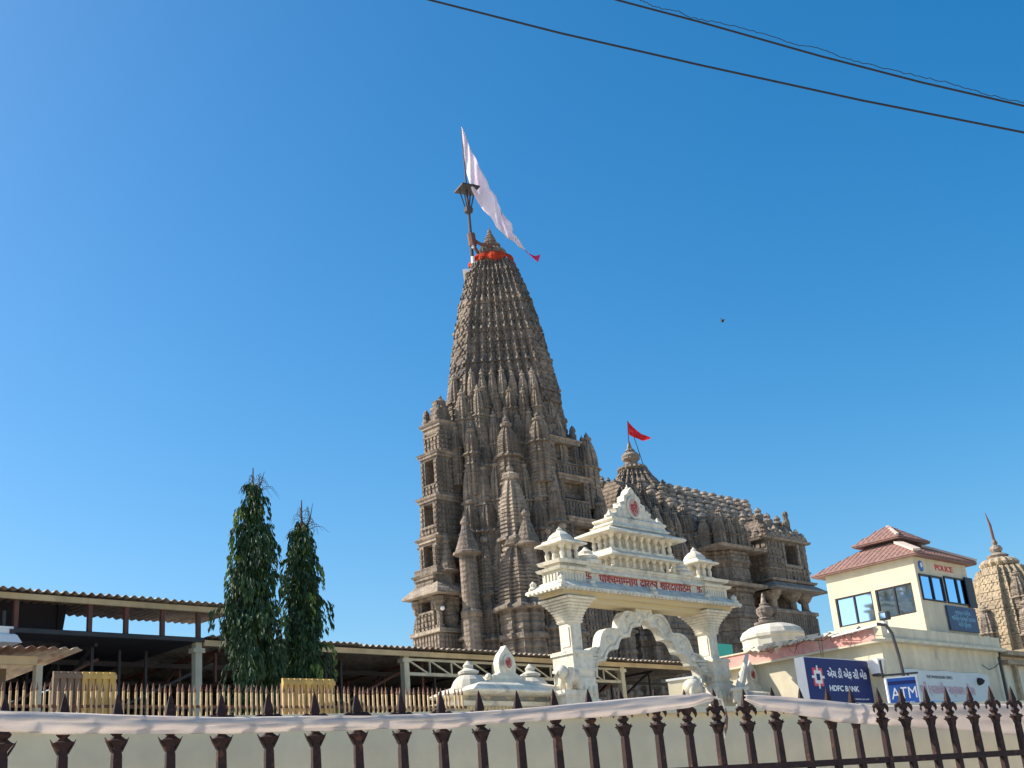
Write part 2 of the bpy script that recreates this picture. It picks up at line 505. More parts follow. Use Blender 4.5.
for (x, y, z, h, r) in ((0.0, -4.0, 26.0, 4.6, .5), (-6.2, .1, 26.2, 4.4, .6), (-5.3, 1.0, 27.4, 4.4, .5), (-5.3, -1.2, 27.3, 4.3, .5), (-4.8, 0, 29, 4.2, .5), (-5.6, -2.2, 23.5, 5.2, .5), (-4.7, -2.2, 27.5, 4.2, .42), (.2, -4.9, 25.4, 4.2, .45), (1.3, -4.6, 24.6, 4.0, .45), (-1.4, -5.0, 26.4, 4.0, .42), (0, -4.4, 27.2, 4.0, .45), (-2.6, -5.6, 24, 5, .6), (2.6, -5.3, 23.5, 5, .6), (3.6, -4.8, 20, 5.5, .6), (4.6, -4.4, 16, 6, .7)):
    spire_at(tower, x, y, z, h, r, int(rnd() * 2))
for (x, y, z, h, r) in ((-6.2, -1.9, 9, 9.5, .55), (-5.9, -1.9, 16.5, 7, .5), (-5.5, -2.0, 21.5, 5.4, .45), (-5.9, -1.0, 24.5, 4.6, .42), (-6.9, -2.4, 9, 8, .5)):
    spire_at(tower, x, y, z, h, r, 0)
# the big middle stack of the front corner
spire_at(tower, -4.9, -4.9, 8, 13.4, 1.45, 0)
spire_at(tower, -4.5, -4.5, 16, 9.5, 1.0, 1)
spire_at(tower, -4.1, -4.1, 22, 7.0, .72, 0)

def skirt_shaft(x, y, zt, r):
    """round shaft under a flaring bell roof"""
    m_ = MB()
    m_.lathe([(8, r), (10, r), (10.05, r * 1.12), (10.3, r * 1.12), (10.35, r), (12.5, r), (12.6, r * 1.15), (13.0, r * 1.15), (13.1, r * .95), (15.2, r * .95),
              (15.3, r * 1.12), (15.6, r * 1.12), (15.7, r * .9), (zt - 2.1, r * .9), (zt - 1.95, r * 1.5), (zt - 1.85, r * 1.55), (zt - 1.75, r * 1.3), (zt - 1.0, r * .9),
              (zt - .3, r * .5), (zt, r * .42), (zt + .1, r * .55), (zt + .25, r * .5), (zt + .6, r * .12)], 14, x, y)
    return m_.build('bell_roofed_shaft', STONE, tower)
def wp(px, py, d):                       # a picture point d metres away, in the tower's own frame
    p = at_h(px, py, d) - Vector((TX, TY, 0))
    return (p.dot(RD), p.dot(LD), p.z)
for (px, zt, d, r) in ((447, 20.4, 80.2, .5), (468, 21.2, 78.8, .62), (529, 21.4, 78.8, .62)):
    x, y, z = wp(px, 560, d)
    skirt_shaft(x, y, zt, r)

def storeyed_balcony(name, side, floors, hw, depth, top):
    """square bay of stacked storeys, each with a dark opening on its outward face"""
    m_ = MB()
    cornices = []
    for (z0, z1, o0, o1, D) in floors:
        inner = D - depth
        cn = MB(); cornices.append(cn)
        cn.box(-D - .17, -inner, -hw - .17, hw + .17, z1 - .14, z1, .07, .07)
        cn.box(-D - .1, -inner, -hw - .1, hw + .1, z1 - .34, z1 - .14)
        m_.box(-D - .16, -inner, -hw - .16, hw + .16, z0 + .02, z0 + .2)
        m_.box(-D, -inner, -hw, hw, z0, o0)
        m_.box(-D, -inner, -hw, hw, o1, z1 - .1)
        m_.box(-D + 1.1, -inner, -hw, hw, o0, o1)          # behind the opening
        for q in (-1, 1):
            m_.box(-D, -D + 1.1, q * hw - (.4 if q > 0 else 0), q * hw + (0 if q > 0 else .4), o0, o1)
        m_.box(-D - .1, -D + .02, -hw + .2, hw - .2, o0 - .12, o0)
        nz = int((z1 - z0 - .6) / .34)
        for kk in range(nz):                               # carved courses on both seen faces
            zz = z0 + .26 + kk * .34
            nj = int(hw * 2 / .3)
            for j in range(nj):
                yy = -hw + .15 + (hw * 2 - .3) * j / max(nj - 1, 1)
                if not (o0 - .2 < zz < o1 and abs(yy) < hw - .3): m_.cbox(-D, yy, zz, zz + .24, .05 + .07 * rnd(), .1)
            for j in range(int(depth / .3)):
                for q in (-1, 1):
                    m_.cbox(-D + .18 + j * .3, q * hw, zz, zz + .24, .1, .05 + .07 * rnd())
    zt = floors[-1][1]; D = floors[-1][4]
    pl = stair(3, .5)
    m_.loft(pl, [(zt, hw * .95), (zt + .2, hw * 1.05), (zt + .35, hw * .85), (zt + .7, hw * .88), (zt + .8, hw * .7), (zt + 1.2, hw * .75), (zt + 1.3, hw * .55),
                 (zt + 1.7, hw * .55), (zt + 1.8, hw * .35), (top - .5, hw * .3), (top - .4, hw * .4), (top - .2, hw * .3), (top, hw * .04)], -D + hw, 0)
    for q in (-1, 1):
        m_.lathe([(zt, .22), (zt + .5, .25), (zt + .6, .15), (zt + .8, .24), (zt + 1.0, .18), (zt + 1.2, .04)], 8, -D + .2, q * (hw - .2))
    if side == 'y':
        m_.tf(lambda v: Vector((-v.y, v.x, v.z)))
        for cn in cornices: cn.tf(lambda v: Vector((-v.y, v.x, v.z)))
    o = m_.build(name, STONE, tower)
    for cn in cornices: cn.build('cornice', STONE_PALE, o)
    return o
storeyed_balcony('balcony', 'x', [(8, 18.4, 16, 17, 8.6), (18.4, 20.9, 18.9, 20.4, 8.15), (20.9, 23.7, 21.7, 23.2, 7.9), (23.7, 26.8, 24.6, 26.3, 7.6), (26.8, 29.0, 28.1, 28.2, 7.2)], .85, 2.5, 30.4)
storeyed_balcony('balcony', 'y', [(8, 18.2, 16, 17.5, 7.0), (18.2, 21.6, 19.4, 21.1, 6.5), (21.6, 24.7, 23.0, 24.4, 6.0), (24.7, 27.5, 25.8, 27.1, 5.5)], 1.4, 3.0, 30.5)
# porch at the foot of the left bay
pb = MB(); pc = MB()
px0, px1, py0, py1 = -8.8, -5.2, -1.45, 1.2
pb.box(px0, px1, py0, py1, 8, 14.6)
for k in range(9):
    pb.cbox(px0 - .02, py0 + .15 + k * .29, 13.2, 14.4, .06, .09)
for k in range(13): pb.cbox(px0 + .15 + k * .29, py0 - .02, 13.2, 14.4, .09, .06)
pc.box(px0 - .2, px1, py0 - .2, py1 + .1, 14.5, 14.75)
pc.box(px0 - .15, px1, py0 - .15, py1 + .1, 13.0, 13.2)
for (x, y) in ((px0 + .3, py0 + .3), (px0 + .3, py1 - .3), (px0 + 1.7, py0 + .3), (px0 + 3.0, py0 + .3)):
    pb.lathe([(14.7, .3), (15.0, .3), (15.05, .2), (15.9, .18), (16.0, .28), (16.3, .32), (16.5, .42), (16.8, .42)], 8, x, y)
pb.box(px0 + 1.8, px1, py0 + .9, py1, 14.7, 16.8)
pb.box(px0 + .1, px1, py0 + .1, py1, 16.7, 17.1)
ex0, ey0, ey1 = px0 - .55, py0 - .6, py1 + .3
pc.add([(ex0, ey0, 16.9), (ex0, ey1, 16.9), (px1, ey1, 16.9), (px1, ey0, 16.9), (ex0, ey0, 17.05), (ex0, ey1, 17.05), (px1, ey1, 17.05), (px1, ey0, 17.05),
        (px0 + .3, py0 + .3, 17.8), (px0 + .3, py1 - .2, 17.8), (px1, py1 - .2, 17.8), (px1, py0 + .3, 17.8)],
       [(0, 1, 2, 3), (0, 4, 5, 1), (1, 5, 6, 2), (2, 6, 7, 3), (3, 7, 4, 0), (4, 8, 9, 5), (5, 9, 10, 6), (7, 11, 8, 4), (8, 11, 10, 9), (6, 10, 11, 7)])
pb.box(px0 + .4, px1, py0 + .4, py1, 17.0, 18.9)
o = pb.build('porch', STONE, tower)
pc.build('porch_canopy', STONE_PALE, o)
MB().sphere((px0 + .3, py0 - .02, 16.0), .15).build('white_lamp', WHITE, o)
# little animals and urns on the shoulders
for (x, y, z) in ((-7.1, .6, 29.0), (-7.1, -.6, 29.0), (1.1, -5.3, 27.4), (-1.1, -5.3, 27.4)):
    MB().lathe([(z - .1, .2), (z + .25, .3), (z + .45, .16), (z + .6, .24), (z + .8, .16), (z + .95, .04)], 8, x, y).build('shoulder_urn', STONE, tower)

# orange cloth round the neck
oc = MB()
n = 40
rings = []
for (z, r) in ((42.75, 1.72), (43.0, 1.75), (43.3, 1.6), (43.55, 1.3)):
    rings.append([(TX + math.cos(2 * math.pi * i / n) * r * (1 + .07 * math.sin(i * 1.9)), TY + math.sin(2 * math.pi * i / n) * r * (1 + .07 * math.sin(i * 1.9)),
                   z + .22 * math.sin(i * .95) * (z < 43)) for i in range(n)])
oc.rings(rings, cap=False)
oc2 = oc
tag(oc.build('neck_cloth', ORANGE), 'bright orange cloth wrapped round the neck of the tall stone spire', 'cloth')

# flagpole with open lantern-like basket
def wt3(px, py, dy=0):
    return at_plane(px, py, (TX, TY + dy, 0), (1, 0))
fp = thing('flagpole', 'flagpole with a caged lookout basket strapped beside the spire top', 'flagpole', wt3(473, 272, -1.2))
def rel(o, *pts):
    return [Vector(p) - Vector(o.location) for p in pts]
m_ = MB(); m_.tube(rel(fp, wt3(473, 272, -1.2), wt3(471, 240, -1.2), wt3(469, 215, -1.2), wt3(467, 195, -1.2), wt3(465, 170, -1.2), wt3(461, 127, -1.2)), [.14, .13, .11, .09, .06, .03], 8)
m_.build('pole', STEELD, fp)
for y_ in (262, 247):
    m_ = MB(); m_.tube(rel(fp, wt3(473, y_ + 2, -1.2), wt3(472.6, y_ - 5, -1.2)), .17, 8)
    m_.build('white_band', WHITE, fp)
MB().box(-.75, .35, -.4, 1.2, -.1, .12).build('foot_slab', WHITE, fp)
m_ = MB()
pb_ = wt3(468.5, 210, -1.2); pt_ = wt3(467, 190, -1.2)
b0, t0 = rel(fp, pb_, pt_)
for k in range(8):
    a = k * math.pi / 4 + .4
    m_.bar(b0 + Vector((math.cos(a) * .2, math.sin(a) * .2, 0)), t0 + Vector((math.cos(a) * .62, math.sin(a) * .62, 0)), .06)
m_.build('basket_bar', STEELD, fp)
m_ = MB(); m_.box(-.75, .75, -.75, .75, 0, .12).box(-.5, .5, -.5, .5, .12, .3)
m_.tf(lambda v: Matrix.Rotation(.5, 3, 'Z') @ v + t0)
m_.build('platform', STEELD, fp)
m_ = MB(); m_.lathe([(-.35, .12), (-.2, .32), (.1, .36), (.3, .2)], 10); m_.tf(lambda v: v + b0)
m_.build('basket_cup', STEELD, fp)
m_ = MB()
for (a, b_) in (((471, 238), (480, 244)), ((471.5, 241), (478, 253)), ((480, 244), (492, 246))):
    p, q = rel(fp, wt3(a[0], a[1], -1.2), wt3(b_[0], b_[1], -1.25)); m_.tube([p, q], .12, 6)
p, q = rel(fp, wt3(471, 234, -1.2), wt3(473, 246, -1.2)); m_.tube([p, q], .3, 8)
m_.build('bracket', RUSTY, fp)
# pennant
def ribbon(name, left, right, m, dy, nseg=60, amp=.4, ox=0):
    def ip(pts, t):
        k = t * (len(pts) - 1); i = min(int(k), len(pts) - 2); f = k - i
        return (pts[i][0] + (pts[i + 1][0] - pts[i][0]) * f, pts[i][1] + (pts[i + 1][1] - pts[i][1]) * f)
    b_ = MB(); rows = []
    nw = 8
    for k in range(nseg + 1):
        t = k / nseg
        a = ip(left, t); c = ip(right, t)
        row = []
        for j in range(nw + 1):
            s_ = j / nw
            row.append(tuple(wt3(a[0] + (c[0] - a[0]) * s_, a[1] + (c[1] - a[1]) * s_, dy + amp * math.sin(t * 17 + s_ * 3.2) * min(1, t * 4) + amp * .6 * math.sin(t * 33 + s_ * 6))))
        rows.append(row)
    vs = [p for r in rows for p in r]; n1 = nw + 1
    fs = [(k * n1 + j, k * n1 + j + 1, (k + 1) * n1 + j + 1, (k + 1) * n1 + j) for k in range(nseg) for j in range(nw)]
    b_.add(vs, fs)
    return b_.build(name, m, None, True)
lf = [(461, 127), (463, 143), (464.5, 158), (466.5, 172), (472, 191), (477, 201), (484, 211), (491, 217), (497, 228), (503, 233), (507, 238), (515, 242), (519, 247), (523, 249)]
rg = [(461.8, 127), (467, 139), (470, 149), (476, 159), (480, 169), (487, 180), (490, 189), (496, 196), (499, 206), (503, 214), (512, 224), (513, 233), (519, 239), (525, 250)]
fl = thing('pennant', 'very long white triangular pennant streaming from the tallest spire flagpole', 'flag', wt3(461, 127, -1.2))
pf = ribbon('pennant_cloth', lf, rg, FLAGW, -1.2)
tl = ribbon('pennant_tail', [(523, 249), (528, 253.5), (533, 258), (538, 262.5)], [(525, 250), (530, 254), (535, 256), (540.5, 254.5)], FLAGM, -1.2, 14, .1)
for o in (pf, tl):
    o.parent = fl; o.matrix_parent_inverse = Matrix.Translation(-Vector(fl.location))
mods = pf.modifiers.new('solid', 'SOLIDIFY'); mods.thickness = .02

# ------------------------------------------------------------------ temple hall
hall = thing('temple_hall', 'long carved stone temple hall with bell studded roof, low spire and corner pavilion', 'temple hall', (TX, TY, 0), ROT)
hb = MB()
def rect(hx, hy): return [(-hx, -hy), (hx, -hy), (hx, hy), (-hx, hy)]
def notch_rect(hx, hy, n_, d):
    """rectangle with stepped offsets in the middle of its long sides"""
    pts = []
    for (sx, sy, sw) in ((-1, -1, 0), (1, -1, 1), (1, 1, 0), (-1, 1, 1)):
        c = [(sx * hx, sy * (hy - d * 2)), (sx * (hx - d), sy * (hy - d * 2)), (sx * (hx - d), sy * (hy - d)), (sx * (hx - 2 * d), sy * (hy - d)), (sx * (hx - 2 * d), sy * hy)]
        if sw: c = c[::-1]
        pts += c
    return pts
carved(hb, notch_rect(8, 7.8, 3, .7), [(8, 1), (30, 1)], 8, 21.4, .36, .34, .14, mouldf(2.3, .26), 13, .3)
hb.box(20, 27, -2.5, 7.8, 8, 22)
hb.build('hall_body', STONE, hall)
# sloping roof, stepped
rb = MB()
steps = 12
def rp(t):                                   # roof section: steep lower flight, easier top
    return (-(6.6 - 5.6 * t), 22.3 + 4.7 * t)
for k in range(steps):
    y, z = rp(k / steps)
    rb.box(8.5 + 1.5 * k / steps, 21.5 + 6 * k / steps, y, -y, z - (1.2 if k == 0 else 0), z + .22)
    rb.box(8.5 + 1.5 * k / steps, 21.5 + 6 * k / steps, y + .14, -y - .14, z + .22, z + 4.7 / steps)
rb.build('stepped_roof', STONE, hall)
kn = MB().lathe([(0, .3), (.1, .4), (.24, .45), (.38, .42), (.46, .24), (.5, .22), (.56, .34), (.66, .34), (.72, .2), (.78, .22), (.86, .05)], 12)
KN = kn.build('roof_bell', KNOB, hall)
kf = True
for i in range(13):
    for j in range(6):
        y, z = rp((j + .3) / 6)
        x = 12.0 + i * 1.12 + j * .12
        if x > 21.5 + j: continue
        s_ = .95 + .14 * rnd()
        if kf: KN.location = (x, y - .1, z + .1); kf = False; continue
        copy_part(KN, hall, (x, y - .1, z + .1), (s_ * 1.08, s_ * 1.08, s_))
# ridge studs
m_ = MB()
for i in range(24):
    x = 10 + i * .72
    m_.lathe([(26.8, .25), (27.2, .32), (27.35, .12), (27.45, .2), (27.7, .03)], 8, x, 0)
m_.build('ridge_studs', STONE, hall)
# gables with spirelets over the hall wall
for (yy, zz, hh, rr, x0, st, n_) in ((-7.9, 17.6, 3.8, .46, 5.4, 1.0, 10), (-7.3, 19.6, 3.5, .44, 5.8, 1.0, 9), (-6.4, 21.0, 3.0, .4, 6.2, 1.0, 6), (-5.2, 21.8, 3.4, .42, 6.4, 1.0, 5), (-4.0, 22.4, 3.2, .4, 7.2, 1.0, 3)):
    for k in range(n_):
        spire_at(hall, x0 + k * st + (rnd() - .5) * .1, yy, zz + (rnd() - .5) * .3, hh * (.92 + .16 * rnd()), rr * (.92 + .16 * rnd()), k % 2)
# the low spire
LOW = [(20, 3.7), (23, 3.3), (24.4, 3.0), (25.6, 2.6), (26.8, 2.1), (27.8, 1.5), (28.5, 1.05), (28.7, .9)]
lb = MB(); carved(lb, stair(5, .26), LOW, 18, 28.6, .3, .28, .12, lambda z: -.06 * ((int(z / .3) % 4) == 0), 13.8, 0)
lb.build('low_spire', STONE, hall)
m_ = MB()
n = 40
m_.rings([[(13.8 + math.cos(2 * math.pi * i / n) * r * (1 - .08 * (i % 2)), math.sin(2 * math.pi * i / n) * r * (1 - .08 * (i % 2)), z) for i in range(n)]
          for z, r in ((28.5, .8), (28.55, 1.15), (28.75, 1.25), (28.95, 1.1), (29.0, .6))])
m_.build('ribbed_disc', STONE, hall)
MB().lathe([(28.95, .7), (29.1, .75), (29.2, .45), (29.35, .5), (29.6, .72), (29.9, .74), (30.15, .5), (30.25, .28), (30.3, .4), (30.45, .3), (30.5, .14), (30.6, .2), (30.8, .14), (31.2, .03)], 18, 13.8, 0).build('finial', STONE_PALE, hall)
for (x, y, z, h, r) in ((10.9, -1.2, 22.6, 4.6, .6), (11.4, -2.6, 22.0, 4.2, .6), (13.0, -3.3, 22, 4.8, .7), (15.4, -3.1, 22.5, 4.2, .6), (16.9, -2.2, 22.6, 4, .6), (12.2, -1.9, 24.4, 3.0, .45), (14.8, -2.1, 24.6, 3.0, .45), (10.2, .6, 22.4, 4.2, .6)):
    spire_at(hall, x, y, z, h, r, 1)
# corner pavilion
QX, QY = 15.83, -10.0
pvl = MB(); pvc = MB(); pp = []
X0, X1, Y0, Y1 = QX, QX + 5.1, QY, QY + 5.2
pvl.box(X0, X1, Y0, Y1, 8, 15.9)
for k in range(17):
    zz = 13.9
    pvl.cbox(X0 + .2 + k * .3, Y0 - .02, zz, zz + 1.6, .1, .09); pvl.cbox(X0 - .02, Y0 + .2 + k * .3, zz, zz + 1.6, .09, .1)
pvc.box(X0 - .15, X1 + .15, Y0 - .15, Y1, 15.7, 15.95)
pvc.box(X0 - .1, X1 + .1, Y0 - .1, Y1, 13.5, 13.8)
for (x, y) in ((X0 + .5, Y0 + .5), (X1 - .5, Y0 + .5), (X0 + .5, Y1 - .5), (X0 + 3.0, Y0 + .5)):
    pvc.lathe([(15.9, .4), (16.1, .4), (16.15, .3), (16.7, .28), (16.8, .45), (17.05, .62), (17.3, .8), (17.4, .8)], 10, x, y)
pvl.box(X0 + 1.4, X1, Y0 + 1.5, Y1, 15.9, 17.4)
pvc.add([(X0 - .95, Y0 - .95, 17.3), (X1 + .7, Y0 - .95, 17.3), (X1 + .7, Y1, 17.3), (X0 - .95, Y1, 17.3), (X0 - .95, Y0 - .95, 17.42), (X1 + .7, Y0 - .95, 17.42), (X1 + .7, Y1, 17.42), (X0 - .95, Y1, 17.42),
         (X0 - .1, Y0 - .1, 18.0), (X1 + .1, Y0 - .1, 18.0), (X1 + .1, Y1, 18.0), (X0 - .1, Y1, 18.0)],
        [(3, 2, 1, 0), (0, 1, 5, 4), (1, 2, 6, 5), (2, 3, 7, 6), (3, 0, 4, 7), (4, 5, 9, 8), (5, 6, 10, 9), (7, 4, 8, 11), (8, 9, 10, 11)])
pvl.box(X0, X0 + 2.1, Y0, Y1, 17.9, 21.2); pvl.box(X0 + 3.8, X1, Y0, Y1, 17.9, 21.2)
pvl.box(X0 + 2.1, X0 + 3.8, Y0, Y1, 17.9, 19.4); pvl.box(X0 + 2.1, X0 + 3.8, Y0, Y1, 20.9, 21.2); pvl.box(X0 + 2.1, X0 + 3.8, Y0 + 1.2, Y1, 19.4, 20.9)
for k in range(10):                       # carved courses
    zz = 18.15 + (k % 5) * .6
    if k < 5:
        for j in range(11):
            if not (3 < j < 8 and .9 < zz - 18.15 < 2.6): pvl.cbox(X0 + .25 + j * .46, Y0 - .02, zz, zz + .4, .15 + .03 * (j % 2), .05 + .05 * rnd())
            pvl.cbox(X0 - .02, Y0 + .25 + j * .46, zz, zz + .4, .05 + .05 * rnd(), .15)
for (x0, x1) in ((X0 + 1.85, X0 + 2.1), (X0 + 3.8, X0 + 4.05), (X0 + 4.5, X0 + 4.65)):
    pvc.box(x0, x1, Y0 - .16, Y0 + .05, 19.2, 21.0)
pvc.box(X0 + 1.8, X0 + 4.1, Y0 - .2, Y0 + .04, 19.15, 19.35)
for zz in (18.0, 21.1):
    pvc.box(X0 - .3, X1 + .3, Y0 - .3, Y1, zz, zz + .16, .08, .08)
pvc.box(X0 - .12, X1 + .12, Y0 - .12, Y1, 18.9, 19.0); pvc.box(X0 - .18, X1 + .18, Y0 - .18, Y1, 21.35, 21.5)
cxp, cyp = (X0 + X1) / 2, (Y0 + Y1) / 2
pvl.loft(rect(1, 1), [(21.4, 2.55), (22.0, 2.45), (22.05, 2.1), (22.5, 2.0), (22.55, 1.5), (22.95, 1.4), (23.0, .9), (23.3, .8), (23.35, .3), (23.6, .25)], cxp, cyp)
for k in range(8):
    for (x, y) in ((X0 + .1 + k * .7, Y0 + .1), (X0 + .1, Y0 + .1 + k * .7)):
        hh = .9 if k % 2 == 0 else .65
        pvc.lathe([(21.4, .3), (21.4 + .3 * hh, .36), (21.4 + .5 * hh, .2), (21.4 + .65 * hh, .26), (21.4 + hh, .04)], 8, x, y)
for (x, y, z) in ((cxp, cyp - .6, 23.2), (cxp + 1.5, cyp - 1.2, 22.6), (cxp - 1.2, cyp, 22.8), (cxp - .4, cyp - 1.6, 22.5)):
    pvc.lathe([(z, .3), (z + .4, .42), (z + .6, .2), (z + .75, .3), (z + 1.05, .04)], 9, x, y)
m_ = MB()                                  # seated lion on the roof
m_.lathe([(0, .28), (.5, .3), (.9, .2), (1.1, .26), (1.35, .22), (1.5, .05)], 8).sphere((-.25, 0, .3), .28); m_.tf(lambda v: v * .9 + Vector((X1 - .9, Y0 + .7, 22.5)))
o = pvl.build('pavilion', STONE, hall)
pvc.build('cornice', STONE_PALE, o)
m_.build('roof_lion', STONE, o)
# link between pavilion and hall
m_ = MB(); carved(m_, stair(3, .45), [(8, 2.25), (30, 2.25)], 8, 20.0, .3, .26, .1, mouldf(1.9, .2), X0 - 3.1, -7.4)
lk = m_.build('linking_bay', STONE, hall)
for zz, e in ((17.3, .5), (20.0, .45)):
    q = MB().cbox(X0 - 3.1, -7.4, zz, zz + .2, 2.3 + e, 2.3 + e, .12, .12); q.build('cornice', STONE_PALE, lk)
for (x, y, z, h, r) in ((X0 - 4.6, -9.3, 20.1, 2.6, .42), (X0 - 3.6, -9.4, 20.1, 2.3, .42), (X0 - 2.6, -9.4, 20.1, 2.6, .42), (X0 - 1.6, -9.2, 20.1, 2.3, .42), (X0 - 5.2, -8.4, 20.1, 2.4, .42), (X0 - 4.1, -8.4, 20.4, 3.0, .5), (X0 - 3.0, -8.4, 20.4, 3.2, .5), (X0 - 1.9, -8.4, 20.4, 2.8, .5), (X0 - 5.2, -7.2, 20.4, 3.0, .5)):
    spire_at(hall, x, y, z, h, r, 1)

# red flag on low spire
p0 = at_plane(631, 452, Vector((TX, TY, 0)) + RD * 13.8, RD)
fl2 = thing('flagpole', 'thin pole beside the low spire finial, carrying the small red flag', 'flagpole', (p0.x, p0.y - .6, p0.z))
pl2 = lambda px, py: at_plane(px, py, Vector((p0.x, p0.y - .6, 0)), (1, 0)) - Vector(fl2.location)
MB().tube([pl2(630, 466), pl2(627.5, 421)], .045, 6).build('pole', STEELD, fl2)
MB().tube([pl2(645, 470), pl2(634, 437)], .03, 6).build('stay', STEELD, fl2)
rf = MB()
out = [(628, 422), (632, 424), (636, 430), (641, 434), (646, 436), (651, 437.5), (648, 439.5), (642, 440), (636, 438.5), (631, 436.5), (628, 433)]
top = [(628, 421.5), (632, 425), (636, 430), (641, 434.5), (651, 437)]; bot = [(628, 433), (632, 437), (637, 439), (643, 440.5), (650, 438.5)]
rows = []
for i in range(5):
    for (j, s_) in ((0, 0), (1, .5), (2, 1)):
        a, b_ = top[i], bot[i]
        q = pl2(a[0] + (b_[0] - a[0]) * s_, a[1] + (b_[1] - a[1]) * s_) + Vector(fl2.location)
        rows.append(tuple(q + Vector((0, .2 * math.sin(i * 1.7 + j), 0))))
rf.add(rows, [(i * 3 + j, i * 3 + j + 1, (i + 1) * 3 + j + 1, (i + 1) * 3 + j) for i in range(4) for j in range(2)])
tag(rf.build('small_flag', FLAGR, None, True), 'small red triangular flag flying over the low temple spire', 'flag')

# ------------------------------------------------------------------ ornamental gate
GP = at_h(568, 650, 36); GP.z = 0
GC = 3.385
gate = thing('ornamental_gate', 'cream carved ceremonial gateway with lobed arch and red lettering', 'gateway', GP, ROT)
for cx in (.17, 6.6):
    sg = 1 if cx < 3 else -1
    m_ = MB()
    m_.cbox(cx, 0, 6.62, 7.42, .22, .22).cbox(cx, 0, 6.75, 7.3, .245, .16).cbox(cx, 0, 6.752, 7.302, .16, .245)
    z = 7.42; hw = .25
    for k in range(9):
        m_.cbox(cx, 0, z, z + .05, hw, hw, .03, .03); m_.cbox(cx, 0, z + .05, z + .078, hw + .005, hw + .005)
        z += .078; hw += .012 + k * .0085
    m_.build('column', GATE, gate)
    m_ = MB()
    m_.cbox(cx, 0, 6.05, 6.62, .42, .4).cbox(cx, 0, 6.5, 6.6, .46, .44).cbox(cx, 0, 6.05, 6.13, .45, .43)
    m_.cbox(cx, 0, 5.85, 6.05, .36, .36, .05, .05)
    for k in range(5):                     # stacked scroll bracket on the inner side
        m_.cbox(cx + sg * (.5 + .05 * k), 0, 6.1 + .1 * k, 6.185 + .1 * k, .12 + .03 * k, .2)
    m_.cbox(cx, 0, 5.7, 5.85, .42, .42)
    m_.cbox(cx, 0, 3.4, 5.7, .46, .42).cbox(cx, 0, 5.15, 5.25, .5, .46).cbox(cx, 0, 3.0, 3.4, .55, .52)
    for k in range(4):
        m_.cbox(cx - .3 + .2 * k, -.43, 4.2, 5.0, .05, .02); m_.cbox(cx - .47, -.3 + .2 * k, 4.2, 5.0, .02, .05)
        m_.lathe([(5.3, .05), (5.45, .07), (5.6, .03)], 6, cx - .3 + .2 * k, -.44)
    m_.build('pedestal', GATE, gate)
# chajja (sloping eave)
m_ = MB()
xa, xb, ya = -.8, 7.75, .72
lo, hi = 8.3, 8.6
m_.add([(xa, -ya, lo), (xb, -ya, lo), (xb, ya, lo), (xa, ya, lo), (xa, -ya, lo + .07), (xb, -ya, lo + .07), (xb, ya, lo + .07), (xa, ya, lo + .07),
        (-.42, -.38, hi), (7.4, -.38, hi), (7.4, .38, hi), (-.42, .38, hi)],
       [(3, 2, 1, 0), (0, 1, 5, 4), (1, 2, 6, 5), (2, 3, 7, 6), (3, 0, 4, 7), (4, 5, 9, 8), (5, 6, 10, 9), (6, 7, 11, 10), (7, 4, 8, 11), (8, 9, 10, 11)])
for k in range(50):
    m_.box(xa + .05 + k * .17, xa + .13 + k * .17, -ya - .02, -ya + .03, lo - .05, lo + .02)
for k in range(8):
    m_.box(xa - .02, xa + .03, -ya + .08 + k * .17, -ya + .16 + k * .17, lo - .05, lo + .02)
for (x, y) in ((xa + .2, -ya + .15), (xb - .2, -ya + .15), (GC, -ya + .12), (.75, -ya + .2), (6.2, -ya + .2), (xa + .15, ya - .2)):
    m_.lathe([(lo + .05, .12), (lo + .15, .15), (lo + .22, .09), (lo + .3, .1), (lo + .38, .02)], 8, x, y)
m_.build('eave', GATE, gate)
m_ = MB(); m_.box(xa + .3, xb - .3, -.5, .5, 8.16, lo - .004)
m_.box(GC - 2.7, GC + 2.7, -.3, .3, 8.02, 8.16)
m_.build('soffit', BOUNCE_OCHRE, gate)
# body
m_ = MB()
m_.box(-.34, 7.42, -.3, .3, 8.55, 9.2)
for (a, b_) in ((-.4, .68), (6.36, 7.5)):
    m_.box(a, b_, -.36, .36, 8.55, 8.98)
    for k in range(8):
        m_.box(a + .09 + k * .125, a + .15 + k * .125, -.385, -.35, 8.6, 8.82)
    m_.box(a - .1, b_ + .1, -.46, .46, 8.9, 8.98, .04, .04)
    m_.box(a - .06, b_ + .06, -.42, .42, 9.1, 9.2, .04, .04)
for k in range(5):
    m_.box(-.43, -.39, -.3 + k * .13, -.24 + k * .13, 8.6, 8.82)
m_.box(.7, 6.34, -.38, .38, 8.9, 8.97); m_.box(.7, 6.34, -.345, .345, 9.1, 9.19)
m_.build('beam', GATE, gate)
m_ = MB()                                  # blue-grey scalloped band under the lettering
for k in range(3):
    x0 = .75 + k * 1.88
    m_.add([(x0, -.36, 8.6), (x0 + 1.75, -.36, 8.6), (x0 + 1.6, -.34, 8.66), (x0 + .15, -.34, 8.66), (x0, -.31, 8.6), (x0 + 1.75, -.31, 8.6), (x0 + 1.6, -.31, 8.66), (x0 + .15, -.31, 8.66)],
           [(0, 1, 2, 3), (3, 2, 6, 7), (1, 5, 6, 2), (0, 3, 7, 4)])
m_.box(-.36, .64, -.39, -.365, 8.56, 8.6).box(6.4, 7.46, -.39, -.365, 8.56, 8.6)
m_.build('blue_band', GATE_BLUE, gate)
import bmesh
